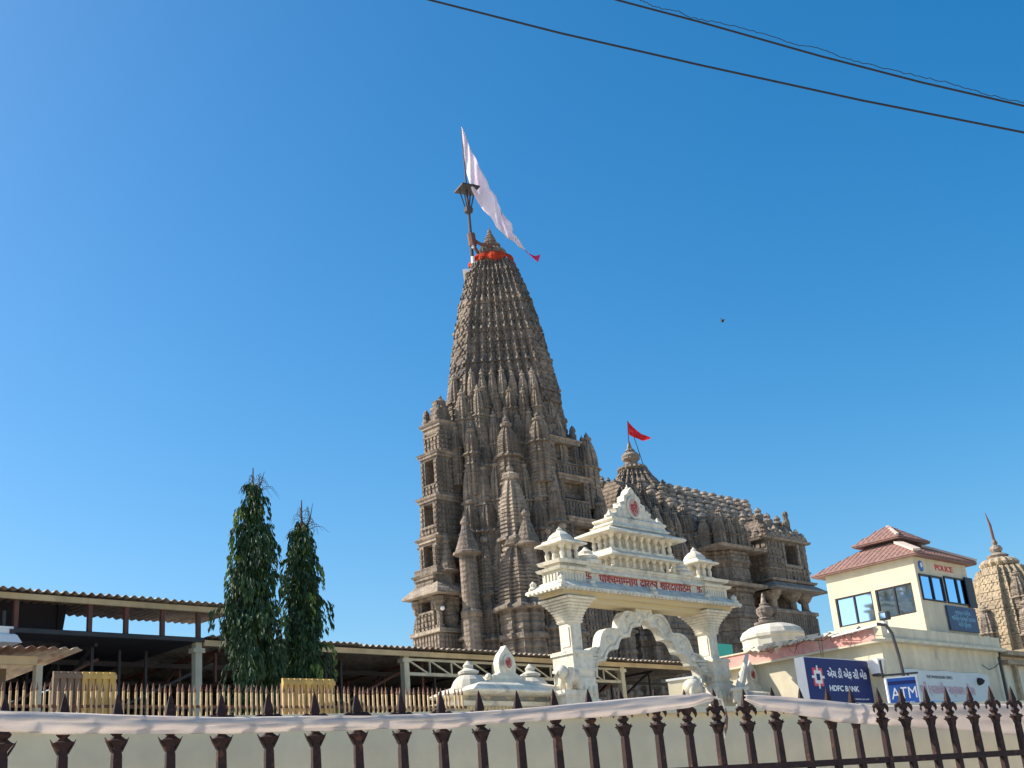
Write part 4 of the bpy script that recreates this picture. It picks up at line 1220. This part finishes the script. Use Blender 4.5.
for (wins, front) in ((fw_, True), (lw_, False)):
    for (a, b, c, d) in wins:
        f_ = MB(); g_ = MB(); cu = MB()
        y0 = -.05 if front else .02
        t = .05
        f_.box(a, b, y0, y0 + .09, c, c + t).box(a, b, y0, y0 + .09, d - t, d).box(a, a + t, y0, y0 + .09, c + t, d - t).box(b - t, b, y0, y0 + .09, c + t, d - t)
        f_.box((a + b) / 2 - .025, (a + b) / 2 + .025, y0, y0 + .09, c + t, d - t)
        g_.box(a + t, b - t, y0 + .05, y0 + .06, c + t, d - t)
        if front:
            for k in range(3): cu.box(a + .12 + k * .5, a + .4 + k * .5, .12, .14, c, d)
        for q in (f_, g_, cu):
            if not front: q.tf(lambda v: Vector((v.y, v.x + .15, v.z)))
        fo = f_.build('window_frame', FRAME, post)
        g_.build('pane', GLASS, fo)
        if cu.v: cu.build('curtain', CURT, fo)
MB().box(3.3, W1 + .12, -.1, -.052, 1.3, 2.36).build('open_shutter', FRAME, post)
text('lettering', 'POLICE', .27, REDL, post, (2.05, -.008, 2.56), FRONT, 1.25, .008, .006)
m_ = MB().lathe([(0, .14), (.03, .14)], 20); m_.tf(lambda v: Vector((.42 + v.x, -v.z, 2.52 + v.y * 1.35)))
em = m_.build('crest', BLUEL, post)
m_ = MB().lathe([(.032, .07), (.045, .07)], 12); m_.tf(lambda v: Vector((.42 + v.x, -v.z, 2.55 + v.y * 1.2))); m_.build('crest_ring', WHITE, em)
# roof: two tiers
def hip(mb, x0, x1, y0, y1, z0, rx0, rx1, ry0, ry1, z1):
    mb.add([(x0, y0, z0), (x1, y0, z0), (x1, y1, z0), (x0, y1, z0), (rx0, ry0, z1), (rx1, ry0, z1), (rx1, ry1, z1), (rx0, ry1, z1),
            (x0, y0, z0 - .07), (x1, y0, z0 - .07), (x1, y1, z0 - .07), (x0, y1, z0 - .07)],
           [(0, 1, 5, 4), (1, 2, 6, 5), (2, 3, 7, 6), (3, 0, 4, 7), (4, 5, 6, 7), (0, 8, 9, 1), (1, 9, 10, 2), (2, 10, 11, 3), (3, 11, 8, 0), (11, 10, 9, 8)])
def tiled_hip(x0, x1, y0, y1, z0, cx0, cx1, cy0, cy1, z1, rows):
    mb = MB()
    for k in range(rows):
        t = k / rows; t2 = (k + 1.25) / rows if k < rows - 1 else 1
        L_ = lambda a, b, t: a + (b - a) * t
        za = L_(z0, z1, t) + .035; zc = L_(z0, z1, t2)
        mb.add([(L_(x0, cx0, t), L_(y0, cy0, t), za), (L_(x1, cx1, t), L_(y0, cy0, t), za), (L_(x1, cx1, t), L_(y1, cy1, t), za), (L_(x0, cx0, t), L_(y1, cy1, t), za),
                (L_(x0, cx0, t2), L_(y0, cy0, t2), zc), (L_(x1, cx1, t2), L_(y0, cy0, t2), zc), (L_(x1, cx1, t2), L_(y1, cy1, t2), zc), (L_(x0, cx0, t2), L_(y1, cy1, t2), zc),
                (L_(x0, cx0, t), L_(y0, cy0, t), za - .05), (L_(x1, cx1, t), L_(y0, cy0, t), za - .05), (L_(x1, cx1, t), L_(y1, cy1, t), za - .05), (L_(x0, cx0, t), L_(y1, cy1, t), za - .05)],
               [(0, 1, 5, 4), (1, 2, 6, 5), (2, 3, 7, 6), (3, 0, 4, 7), (0, 8, 9, 1), (1, 9, 10, 2), (2, 10, 11, 3), (3, 11, 8, 0)])
        # tile rolls
        for i in range(int((x1 - x0) * (1 - t * .8) / .22)):
            xx = L_(x0, cx0, t) + .1 + i * .22
            if xx < L_(x1, cx1, t) - .05: mb.bar((xx, L_(y0, cy0, t), za), (L_(xx, max(min(xx, cx1), cx0), 1 / rows), L_(y0, cy0, t2), zc), .03, .03)
        for i in range(int((y1 - y0) * (1 - t * .8) / .22)):
            yy = L_(y0, cy0, t) + .1 + i * .22
            if yy < L_(y1, cy1, t) - .05: mb.bar((L_(x0, cx0, t), yy, za), (L_(x0, cx0, t2), yy, zc), .03, .03)
    mb.box(x0 + .02, x1 - .02, y0 + .02, y1 - .02, z0 - .06, z0 - .02)
    return mb
rm = tiled_hip(-.22, W1 + .35, -.3, D1 + .45, 2.88, 1.3, 2.3, 1.3, 2.0, 3.8, 8).build('lower_roof', TILE, post)
tiled_hip(.72, 3.0, .75, 2.6, 3.78, 1.75, 1.9, 1.6, 1.75, 4.42, 5).build('upper_roof', TILE, post)
m_ = MB().bar((-.2, -.3, 2.97), (.95, .95, 3.62), .26, .08).bar((W1 + .3, -.3, 2.97), (2.5, .9, 3.62), .14, .08).bar((.74, .77, 3.84), (1.8, 1.65, 4.44), .1, .06)
m_.build('hip_ridge', TILE_RIDGE, rm)
MB().box(1.0, 2.6, 1.0, 2.2, 3.4, 3.8).build('roof_neck', FRAME, rm)
# blue notice board under the window
nb = thing('notice_board', 'dark blue board with faded white lines under the POLICE windows', 'notice board', post.location, ROT)
MB().box(1.55, 3.62, -.09, -.03, .42, 1.26).build('panel', BLUED, nb)
text('lettering', 'ગુજરાત પોલીસ\nજિલ્લા દેવભૂમિ દ્વારકા\nમંદિર સુરક્ષા', .2, LBLUEL, nb, (2.6, -.092, .84), FRONT, 1.7, .003)
# floodlight
p = at_plane(884, 616, KP - RD * .3, LD)
fd = thing('floodlight', 'black square floodlight on white bracket below the cabin windows', 'floodlight', p, ROT)
MB().box(-.08, .12, -.15, .13, -.12, .12).build('housing', BLACK, fd)
MB().box(-.1, -.081, -.1, .09, -.08, .08).build('lens', GLASS, fd)
MB().box(.12, .16, .08, .2, -.2, .16).bar((.1, 0, -.14), (.1, 0, -.5), .05).build('bracket', WHITE, fd)

# HDFC style box sign
sgp = KP + LD * .63
def inpl(px, py, P, u):
    q = at_plane(px, py, P, u); return ((q - P).dot(u), q.z)
(xl, zl), (xr, zr) = inpl(801, 655, sgp, RD), inpl(867, 662, sgp, RD)
(xl2, zl2), (xr2, zr2) = inpl(812, 700, sgp, RD), inpl(876, 706, sgp, RD)
hs = thing('bank_sign', 'big blue bank box sign with red and white square emblem', 'sign', sgp, ROT)
Xa, Xb, Za, Zb = (xl + xl2) / 2, (xr + xr2) / 2, (zl2 + zr2) / 2, (zl + zr) / 2
MB().box(Xa, Xb, .005, .32, Za, Zb).build('casing', WHITE, hs)
MB().box(Xa + .02, Xb - .02, -.004, .003, Za + .02, Zb - .02).build('face', BLUE, hs)
MB().box(Xb - .05, 0.3, .1, .16, Zb - .3, Zb - .24).box(Xb - .05, .3, .1, .16, Za + .2, Za + .26).build('bracket', STEELD, hs)
Wd, Ht = Xb - Xa, Zb - Za
ex, ez, es = Xa + Wd * .17, Za + Ht * .56, Ht * .2
m_ = MB().box(ex - es, ex + es, -.012, -.005, ez - es, ez + es); eo = m_.build('emblem_red', SIGNRED, hs)
m_ = MB().box(ex - es * .72, ex + es * .72, -.016, -.013, ez - es * .72, ez + es * .72)
for (a, b) in ((-1, 0), (1, 0), (0, -1), (0, 1)):
    m_.cbox(ex + a * es * .98, -.0145, ez + b * es * .98 - es * (.14 if a else .3), ez + b * es * .98 + es * (.14 if a else .3), es * (.3 if a else .14), .0022)
m_.build('emblem_white', WHITE, eo)
MB().box(ex - es * .36, ex + es * .36, -.021, -.018, ez - es * .36, ez + es * .36).build('emblem_blue', BLUE, eo)
text('lettering', 'એચ ડી એફ સી બેંક', Ht * .24, LETTER, hs, (Xa + Wd * .63, -.008, Za + Ht * .64), FRONT, Wd * .62, .003, .006)
text('lettering', 'HDFC BANK', Ht * .17, LETTER, hs, (Xa + Wd * .55, -.008, Za + Ht * .32), FRONT, Wd * .46, .003, .006)
text('lettering', 'We understand your world', Ht * .06, LETTER, hs, (Xa + Wd * .78, -.008, Za + Ht * .1), FRONT, Wd * .26, .002)

# ATM sign on a bent pipe
p = at_h(906.5, 707, 36.5)
at = thing('atm_sign', 'small square blue ATM sign hanging from a bent pipe', 'sign', (p.x, p.y, p.z), rad(2))
MB().box(-.44, .42, 0, .12, 0, .82).build('casing', WHITE, at)
MB().box(-.4, .38, -.008, -.002, .04, .78).build('face', BLUEL, at)
MB().box(-.4, .38, -.012, -.009, .6, .7).build('stripe', BLUE, at)
text('lettering', 'ATM', .44, LETTER, at, (0, -.014, .36), FRONT, .7, .003, 0)
text('lettering', '24 HOURS', .1, LETTER, at, (0, -.012, .1), FRONT, .5, .002)
MB().box(-.5, .5, .03, .09, .86, .91).box(-.5, -.45, .03, .09, .82, 1.3).box(.2, .24, .03, .09, .8, .88).build('hanger', STEELD, at)
pt = [at_h(x, y, 36.7) - Vector(at.location) for (x, y) in ((877, 624), (886, 625), (892, 633), (899, 655), (905, 680))]
m_ = MB().tube(pt, .045, 8); m_.build('bent_pipe', STEELD, at)

# long banner on the right face
bn = thing('banner', 'long pale weathered banner with pink headline on the cream wall', 'banner', KP, ROT)
zt0, zb0 = 5.72, 4.3
x0, x1 = 1.15, 6.75
n_ = 24; m_ = MB(); vs = []
for i in range(n_ + 1):
    x = x0 + (x1 - x0) * i / n_; y = .1 - .012 * math.sin(i * 1.3)
    vs += [(x, y, zb0), (x, y, zt0 + .02 * math.sin(i * .7)), (x, y + .012, zb0), (x, y + .012, zt0)]
m_.add(vs, [f for i in range(n_) for f in ((i * 4, i * 4 + 4, i * 4 + 5, i * 4 + 1), (i * 4 + 2, i * 4 + 3, i * 4 + 7, i * 4 + 6))])
m_.build('vinyl', BANNER, bn)
text('lettering', 'શ્રી દ્વારકાધીશ યાત્રાધામ વિકાસ', .4, PINKL, bn, (3.75, .078, 5.13), FRONT, 3.6, .002)
text('lettering', 'THE DWARKADHISH TEMPLE', .13, FRAME, bn, (3.3, .078, 5.52), FRONT, 1.7, .002)
m_ = MB().box(2.2, 3.0, .076, .08, 4.5, 4.78).box(3.15, 4.75, .076, .08, 4.5, 4.78).box(4.9, 6.4, .076, .08, 4.5, 4.78).build('blue_block', LBLUEL, bn)
text('lettering', 'દર્શન', .2, BANNER, bn, (2.6, .072, 4.64), FRONT, .6, .002)
text('lettering', 'સમય સવારે', .2, BANNER, bn, (3.95, .072, 4.64), FRONT, 1.3, .002)
text('lettering', 'બપોરે સાંજે', .2, BANNER, bn, (5.65, .072, 4.64), FRONT, 1.2, .002)
m_ = MB().lathe([(0, .13), (.12, .1), (.2, .03)], 12); m_.tf(lambda v: Vector((5.95 + v.x, .08 - v.z, 5.45 + v.y)))
sp_ = m_.build('wall_speaker', BLACK, None); sp_.location = KP; sp_.rotation_euler = (0, 0, ROT)
tag(sp_, 'round black fixture on the wall at the banner upper right corner', 'wall fixture')
m_ = MB().box(-.1, .35, 0, .26, 0, .42)
p = at_plane(878, 672, KP - RD * .05, LD)
ac = thing('wall_unit', 'white metal cooling unit on the wall between the two blue signs', 'cooling unit', p, ROT)
MB().box(-.16, .2, -.12, .14, -.05, .38, .06, .06).build('casing', WHITE, ac)
MB().box(-.16, .2, -.1, .12, -.12, -.06).build('bracket', STEELD, ac)
m_ = MB().tube([(7.55, -.05, 3), (7.55, -.05, 6.3), (7.7, -.05, 6.45)], .05, 8).tube([(6.2, -.03, 6.0), (6.6, -.05, 5.85), (7.1, -.05, 5.95), (7.5, -.03, 6.1)], .015, 5)
dp = m_.build('drain_pipe', STEELD, None); dp.location = KP; dp.rotation_euler = (0, 0, ROT)
tag(dp, 'dark drain pipe with cable at the right end of the cream wall', 'pipe')

# ------------------------------------------------------------------ small shrine at the right edge
ssp = at_h(1007, 600, 60); 
ss = thing('small_shrine', 'sunlit tan carved shrine spire behind the cream building at right edge', 'shrine', (ssp.x, ssp.y, 0), ROT)
m_ = MB().box(-2.2, 2.6, -2.2, 2.4, 3, 7.4).box(-2.5, 2.9, -2.5, 2.6, 7.3, 7.55).box(-2.35, 2.7, -2.35, 2.5, 6.9, 7.05)
m_.build('base', STONE_TAN, ss)
m_ = MB(); carved(m_, stair(4, .34), [(7.5, 1.95), (8.5, 1.88), (9.5, 1.68), (10.4, 1.38), (11.1, 1.06), (11.5, .86)], 7.5, 11.45, .13, .11, .045)
m_.build('curved_spire', STONE_TAN, ss)
m_ = MB()
n = 32
m_.rings([[(math.cos(2 * math.pi * i / n) * r * (1 - .1 * (i % 2)), math.sin(2 * math.pi * i / n) * r * (1 - .1 * (i % 2)), z) for i in range(n)] for z, r in ((11.4, .5), (11.5, .82), (11.65, .88), (11.8, .75), (11.9, .45))])
m_.build('ribbed_disc', STONE_TAN, ss)
MB().lathe([(11.85, .4), (12.0, .5), (12.1, .3), (12.15, .2), (12.3, .3), (12.45, .22), (12.5, .1), (12.6, .14), (12.85, .03)], 14).build('finial', STONE_PALE, ss)
for (x, y, z, h, r) in ((-1.35, -1.35, 6.9, 3.0, .42), (-1.1, -1.1, 8.9, 2.2, .34), (-2.0, .2, 7.5, 2.2, .3), (.2, -2.0, 7.5, 2.6, .36), (.2, -1.6, 8.9, 2.0, .3)):
    spire_at(ss, x, y, z, h, r, 1)
a = Vector((ssp.x, ssp.y, 12.6)); b_ = at_plane(985, 513, (ssp.x, ssp.y, 0), (1, 0))
tag(MB().tube([a, a + (b_ - a) * .6 + Vector((.05, 0, 0)), b_], [.07, .06, .015], 8).build('slanting_staff', RUSTY), 'brown pointed staff slanting up from the small shrine finial', 'staff')
# building right of the bank
rb_ = thing('side_building', 'dull beige building with cornice below the small shrine', 'building', KP + RD * 8.3, ROT)
MB().box(0, 6, .2, 5, 3, 6.4).build('wall', CREAM_R, rb_)
MB().box(-.1, 6.2, -.05, 5, 6.1, 6.25).box(-.2, 6.2, -.15, 5, 6.4, 6.55).box(.6, .8, .05, .2, 3, 6.1).box(2.2, 2.4, .05, .2, 3, 6.1).build('cornice', STONE_TAN, rb_)
# white dome
p = at_plane(773, 640, (9.44, 51.14, 0), (1, 0))
wd_ = thing('white_dome', 'shallow white dome with stone urn finial behind the pink parapet', 'dome', (p.x, p.y, 0))
MB().lathe([(3, 1.22), (8.5, 1.24), (8.55, 1.3), (8.66, 1.3), (8.85, 1.18), (9.0, .92), (9.09, .6), (9.14, .2)], 14).build('shell', DOME, wd_)
MB().lathe([(9.12, .5), (9.2, .52), (9.25, .3), (9.35, .34), (9.42, .24), (9.6, .36), (9.78, .34), (9.88, .18), (9.95, .2), (10.0, .12), (10.3, .06), (10.4, .02)], 14, -.15, 0).build('finial', STONE_PALE, wd_)

# ------------------------------------------------------------------ drooping mast trees
def mast_tree(px, ptop, pbot, d, widths, label, seed):
    """narrow tree with hanging leaf curtains; widths = half widths by height fraction"""
    R_ = random.Random(seed)
    b0 = at_h(px, 640, d)
    top_z = at_plane(px, ptop, (b0.x, b0.y, 0), (1, 0)).z
    t = thing('mast_tree', label, 'tree', (b0.x, b0.y, 3.0), 0, 'narrow drooping trees')
    H = top_z - 3.0
    ctop = at_plane(px, pbot, (b0.x, b0.y, 0), (1, 0)).z - 3.0       # top of the leafy crown
    tr = MB().tube([(0, 0, 0), (.05, 0, H * .3), (-.03, .02, H * .6), (0, 0, H * .85), (.02, 0, H)], [.16, .13, .09, .04, .012], 8)
    tr.build('trunk', BARK, t)
    tw = MB()
    for k in range(2):
        xx = (.16 if k else 0)
        if k: tw.tube([(0, 0, ctop - .6), (xx + .05, 0, ctop), (xx + .12, 0, H * .985)], [.02, .014, .005], 5)
        for j in range(16):
            z = ctop - .3 + (H - ctop + .1) * (j + .5) / 16
            a = R_.random() * 6.28; L_ = (.4 * (1 - j / 18) + .05) * (.6 + .6 * R_.random())
            tw.tube([(xx, 0, z), (xx + math.cos(a) * L_ * .35, math.sin(a) * L_ * .35, z + .07), (xx + math.cos(a) * L_ * .7, math.sin(a) * L_ * .7, z + .04), (xx + math.cos(a + .3) * L_, math.sin(a + .3) * L_, z - .1 - .12 * R_.random())], [.008, .007, .005, .002], 4)
    tw.build('bare_twigs', BARK, t)
    lv = MB(); ly = MB()
    for c in range(120):
        f = R_.random() ** .95
        z = .7 + (ctop - .7) * f
        a = R_.random() * 2 * math.pi
        hw = interp(widths, f)
        rc = hw * (.35 + .75 * R_.random())
        cx_, cy_ = math.cos(a) * rc, math.sin(a) * rc
        sz = (.12 + .14 * R_.random()) * (1.1 - .5 * f)
        hh = .45 + .35 * R_.random()
        for k in range(130):
            u = R_.random(); b_ = R_.random() * 6.28
            rr = sz * (1 - .75 * u) * R_.random() ** .5
            ox, oy, oz = cx_ + math.cos(b_) * rr, cy_ + math.sin(b_) * rr, z - hh * u
            l = .10 + .09 * R_.random(); w_ = l * .17
            da = b_ + (R_.random() - .5); sd = .1 + .4 * R_.random()
            dx, dy = math.cos(da), math.sin(da)
            ca = R_.random() * 3.14
            px_, py_ = math.cos(ca) * w_, math.sin(ca) * w_
            (ly if (k % 9 == 0 and c % 2) else lv).add([(ox, oy, oz), (ox + dx * l * sd * .8 + px_, oy + dy * l * sd * .8 + py_, oz - l * .45), (ox + dx * l * sd, oy + dy * l * sd, oz - l),
                                                       (ox + dx * l * sd * .8 - px_, oy + dy * l * sd * .8 - py_, oz - l * .45)], [(0, 1, 2, 3)])
    # drooping sprays that stand out from the column
    for i in range(70):
        f = R_.random(); z = 1.0 + (ctop - 1.1) * f
        a = R_.random() * 6.28; r0 = interp(widths, f); r1 = r0 + .12 + .42 * R_.random() ** 2 * (1.15 - f)
        L_ = .4 + .5 * R_.random()
        for k in range(46):
            tt = R_.random()
            rr = r0 * .6 + (r1 - r0 * .6) * min(1, tt * 2.2)
            zz = z + .12 * math.sin(min(tt * 3.14 * 1.2, 3.1)) - L_ * max(0, tt - .3)
            ox = math.cos(a) * rr + (R_.random() - .5) * .1; oy = math.sin(a) * rr + (R_.random() - .5) * .1
            l = .11 + .08 * R_.random(); da = a + (R_.random() - .5) * 2; w_ = l * .15; ca = R_.random() * 3.14
            px_, py_ = math.cos(ca) * w_, math.sin(ca) * w_
            (ly if (i % 6 == 0) else lv).add([(ox, oy, zz), (ox + math.cos(da) * .05 + px_, oy + math.sin(da) * .05 + py_, zz - l * .45), (ox + math.cos(da) * .06, oy + math.sin(da) * .06, zz - l), (ox + math.cos(da) * .05 - px_, oy + math.sin(da) * .05 - py_, zz - l * .45)], [(0, 1, 2, 3)])
    # inner boughs that shut the middle
    for i in range(1500):
        f = R_.random(); z = .5 + (ctop - .7) * f
        hw = interp(widths, f) * .6
        a = R_.random() * 6.28; r_ = hw * R_.random()
        l = .3; da = R_.random() * 3.14
        x, y = math.cos(a) * r_, math.sin(a) * r_
        lv.add([(x, y, z), (x + math.cos(da) * .05, y + math.sin(da) * .05, z - l * .5), (x, y, z - l), (x - math.cos(da) * .05, y - math.sin(da) * .05, z - l * .5)], [(0, 1, 2, 3)])
    crown = lv.build('crown', LEAF, t); ly.build('young_leaves', LEAF_Y, crown)
    return t
mast_tree(254, 468, 482, 28, [(0, .54), (.25, .54), (.42, .48), (.6, .52), (.7, .38), (.85, .26), (.94, .15), (1, .05)], 'taller dark narrow tree with hanging leaves and bare twiggy top', 3)
mast_tree(304, 500, 519, 28.6, [(0, .24), (.3, .27), (.5, .33), (.62, .34), (.72, .25), (.85, .17), (.94, .1), (1, .04)], 'shorter narrow drooping tree standing right of the taller one', 11)

# ------------------------------------------------------------------ overhead wires
def wire(name, pts, d, r, label, jit=0, group='overhead wires'):
    P = []
    for i, (x, y) in enumerate(pts):
        p = at_plane(x, y, (0, d, 0), (1, 0)); P.append(p)
    # smooth run between survey points
    out = []
    for i in range(len(P) - 1):
        for k in range(12):
            t = k / 12
            q = P[i].lerp(P[i + 1], t)
            if jit: q = q + Vector((0, 0, jit * (rnd() - .5)))
            out.append(q)
    out.append(P[-1])
    o = MB().tube(out, r, 6).build(name, WIRE, None, True)
    return tag(o, label, 'wire', group)
wire('overhead_wire', [(250, -50), (430, 0), (560, 33), (700, 65), (860, 100), (1024, 132.5), (1250, 174)], 14, .014, 'lowest of the black overhead wires, crossing the whole right sky')
wire('overhead_wire', [(450, -52), (617, 0), (700, 22), (820, 56), (920, 82), (1024, 106), (1250, 155)], 14.3, .014, 'straight black overhead wire above the lowest one')
wire('overhead_wire', [(450, -62), (560, -28), (636, -2), (655, 7), (680, 12), (688, 17), (720, 23), (760, 33), (800, 46), (815, 47), (850, 60), (900, 72), (945, 82), (985, 94), (1024, 103), (1250, 150)], 14.25, .005, 'thin wavy wire twisting over the upper straight wire', .03)
# bird
p = at_h(722.5, 321, 70)
bd = MB().sphere((0, 0, 0), .13, 8).tube([(0, 0, 0), (.12, 0, .1), (.22, 0, .14)], [.1, .06, .01], 6)
bd.add([(0, 0, .03), (-.1, .22, .24), (-.22, .42, .3), (-.1, .2, .1)], [(0, 1, 2, 3), (3, 2, 1, 0)]).add([(0, 0, .03), (-.1, -.22, .16), (-.22, -.42, .12), (-.1, -.2, .02)], [(0, 1, 2, 3), (3, 2, 1, 0)])
o = bd.build('bird', BIRD); o.location = p; o.scale = (.7, .7, .7)
tag(o, 'tiny dark bird flying alone in the blue sky', 'bird')

# ------------------------------------------------------------------ iron fence in front
fence = thing('iron_fence', 'dark rusty iron railing with spear heads along the street', 'fence', (A0.x, A0.y, 0), math.atan2(DF.y, DF.x))
def flat_post():
    m1 = MB()
    # lower shaft, slightly tapering, with a flared collar
    m1.loft(rect(1, .75), [(.2, .016), (1.2, .0155), (1.86, .014), (1.93, .013), (1.952, .0105), (1.962, .018), (1.972, .027), (1.976, .019), (1.984, .011), (1.99, .009)])
    for q in (-1, 1):                          # collar points
        m1.add([(q * .014, -.009, 1.952), (q * .036, -.004, 1.982), (q * .03, -.004, 1.966), (q * .014, -.009, 1.94), (q * .014, .009, 1.952), (q * .036, .004, 1.982), (q * .03, .004, 1.966), (q * .014, .009, 1.94)],
               [(0, 1, 2, 3), (7, 6, 5, 4), (0, 4, 5, 1), (1, 5, 6, 2), (2, 6, 7, 3)])
    return m1
def head_mesh():
    m1 = MB()
    m1.lathe([(1.985, .009), (1.99, .017), (1.998, .022), (2.006, .015), (2.012, .010)], 10)
    m1.loft(rect(1, .55), [(2.008, .010), (2.02, .016), (2.034, .019), (2.04, .012), (2.046, .015), (2.06, .0125), (2.09, .006), (2.108, .001)])
    for q in (-1, 1):                          # curled side leaves
        m1.tube([(q * .006, 0, 2.018), (q * .018, 0, 2.030), (q * .031, 0, 2.034), (q * .042, 0, 2.027), (q * .047, 0, 2.014), (q * .044, 0, 2.003)], [.008, .0095, .0095, .0085, .006, .0015], 8)
    return m1
PO = flat_post().build('post', IRON, fence)
HE = head_mesh().build('spear_head', IRON, PO)
HE.location = (0, 0, 0)
step = .1535
us = [2.605 + k * step for k in range(-22, 16)]
for i, u in enumerate(us):
    if i == 0:
        PO.location = (u, 0, 0); continue
    c = copy_part(PO, fence, (u, 0, (rnd() - .5) * .006))
    c.rotation_euler = ((rnd() - .5) * .004, (rnd() - .5) * .005, (rnd() - .5) * .25)
    copy_part(HE, c)
m_ = MB().box(-.8, 5.1, -.012, .012, 1.796, 1.82).box(-.8, 5.1, -.012, .012, .3, .33).build('rail', IRON, fence)
pl = MB().box(-3, 8, -.12, .12, .13, .32); pl.tf(lambda v: Vector(alongf(v.x, -v.y, v.z)))
tag(pl.build('fence_plinth', WALLP), 'low plinth wall carrying the iron railing', 'plinth')

# cloth strips on the railing
def onf(px, py, off):
    return at_plane(px, py, A0 + NF * off, DF)
def cloth(name, tops, bots, offs, label, nseg=90):
    rows = []
    nw = 10
    def ip(pts, x):
        for (a, b) in zip(pts, pts[1:]):
            if x <= b[0]: return a[1] + (b[1] - a[1]) * (x - a[0]) / (b[0] - a[0])
        return pts[-1][1]
    x0, x1 = tops[0][0], tops[-1][0]
    for i in range(nseg + 1):
        x = x0 + (x1 - x0) * i / nseg
        yt = ip(tops, x); yb = ip(bots, x); of = ip(offs, x)
        row = []
        for j in range(nw + 1):
            s_ = j / nw
            bulge = math.sin(math.pi * s_) * .012 + .0028 * math.sin(i * .21 + j * 1.3) + .0016 * math.sin(i * .83 + j * .7) + .0022 * math.sin(j * 2.2 + .6 * math.sin(i * .11))
            p = onf(x, yt + (yb - yt) * s_ + .5 * math.sin(i * .4) * (s_ > .9), of)
            row.append(tuple(p + NF * bulge))
        rows.append(row)
    n1 = nw + 1
    o = MB().add([p for r in rows for p in r], [(i * n1 + j, (i + 1) * n1 + j, (i + 1) * n1 + j + 1, i * n1 + j + 1) for i in range(nseg) for j in range(nw)]).build(name, CLOTH, None, True)
    sm = o.modifiers.new('solid', 'SOLIDIFY'); sm.thickness = .003
    return tag(o, label, 'cloth', 'pale cloth strips on the railing')
cloth('cloth_strip', [(-60, 709), (0, 711), (60, 713), (130, 716), (220, 718), (300, 717), (380, 715.5), (450, 714), (513, 710), (577, 704), (650, 697), (690, 695), (705, 693), (712, 696)],
      [(-60, 729), (0, 731), (60, 733), (130, 734), (220, 733), (300, 731), (380, 728.5), (450, 728), (513, 722), (577, 718), (650, 713), (690, 707), (705, 701), (712, 700)],
      [(-60, .05), (680, .05), (712, .03)], 'long pale cloth strip pulled along the left railing, tied in a knot', 130)
cloth('cloth_strip', [(744, 696), (760, 696), (781, 697), (825, 700.5), (869, 705.5), (890, 706), (960, 705), (1100, 703)],
      [(744, 700), (760, 708), (792, 714), (836, 721), (869, 724), (890, 726), (960, 731), (1100, 741)],
      [(744, .04), (855, .05), (885, -.06), (1100, -.07)], 'pale cloth strip on the right railing, passing behind the last spears', 70)
a = onf(722, 700, .03)
m_ = MB().tube([onf(714, 697, .03), onf(722, 700, .03), onf(725.5, 712, .03), onf(726, 724, .03), onf(724.5, 738, .03)], [.004, .004, .003, .004, .002], 6)
m_.build('rag_tie', CLOTH)
tag(bpy.data.objects['rag_tie'], 'thin pale rag end hanging between the two knots on the railing', 'rag')
m_ = MB().tube([onf(725.2, 708, .03), onf(726.5, 718, .03), onf(726, 728, .03), onf(725, 736, .03)], [.003, .007, .007, .002], 6)
tag(m_.build('red_ribbon', PTIP), 'narrow dark red ribbon hanging beside the rag end', 'ribbon')
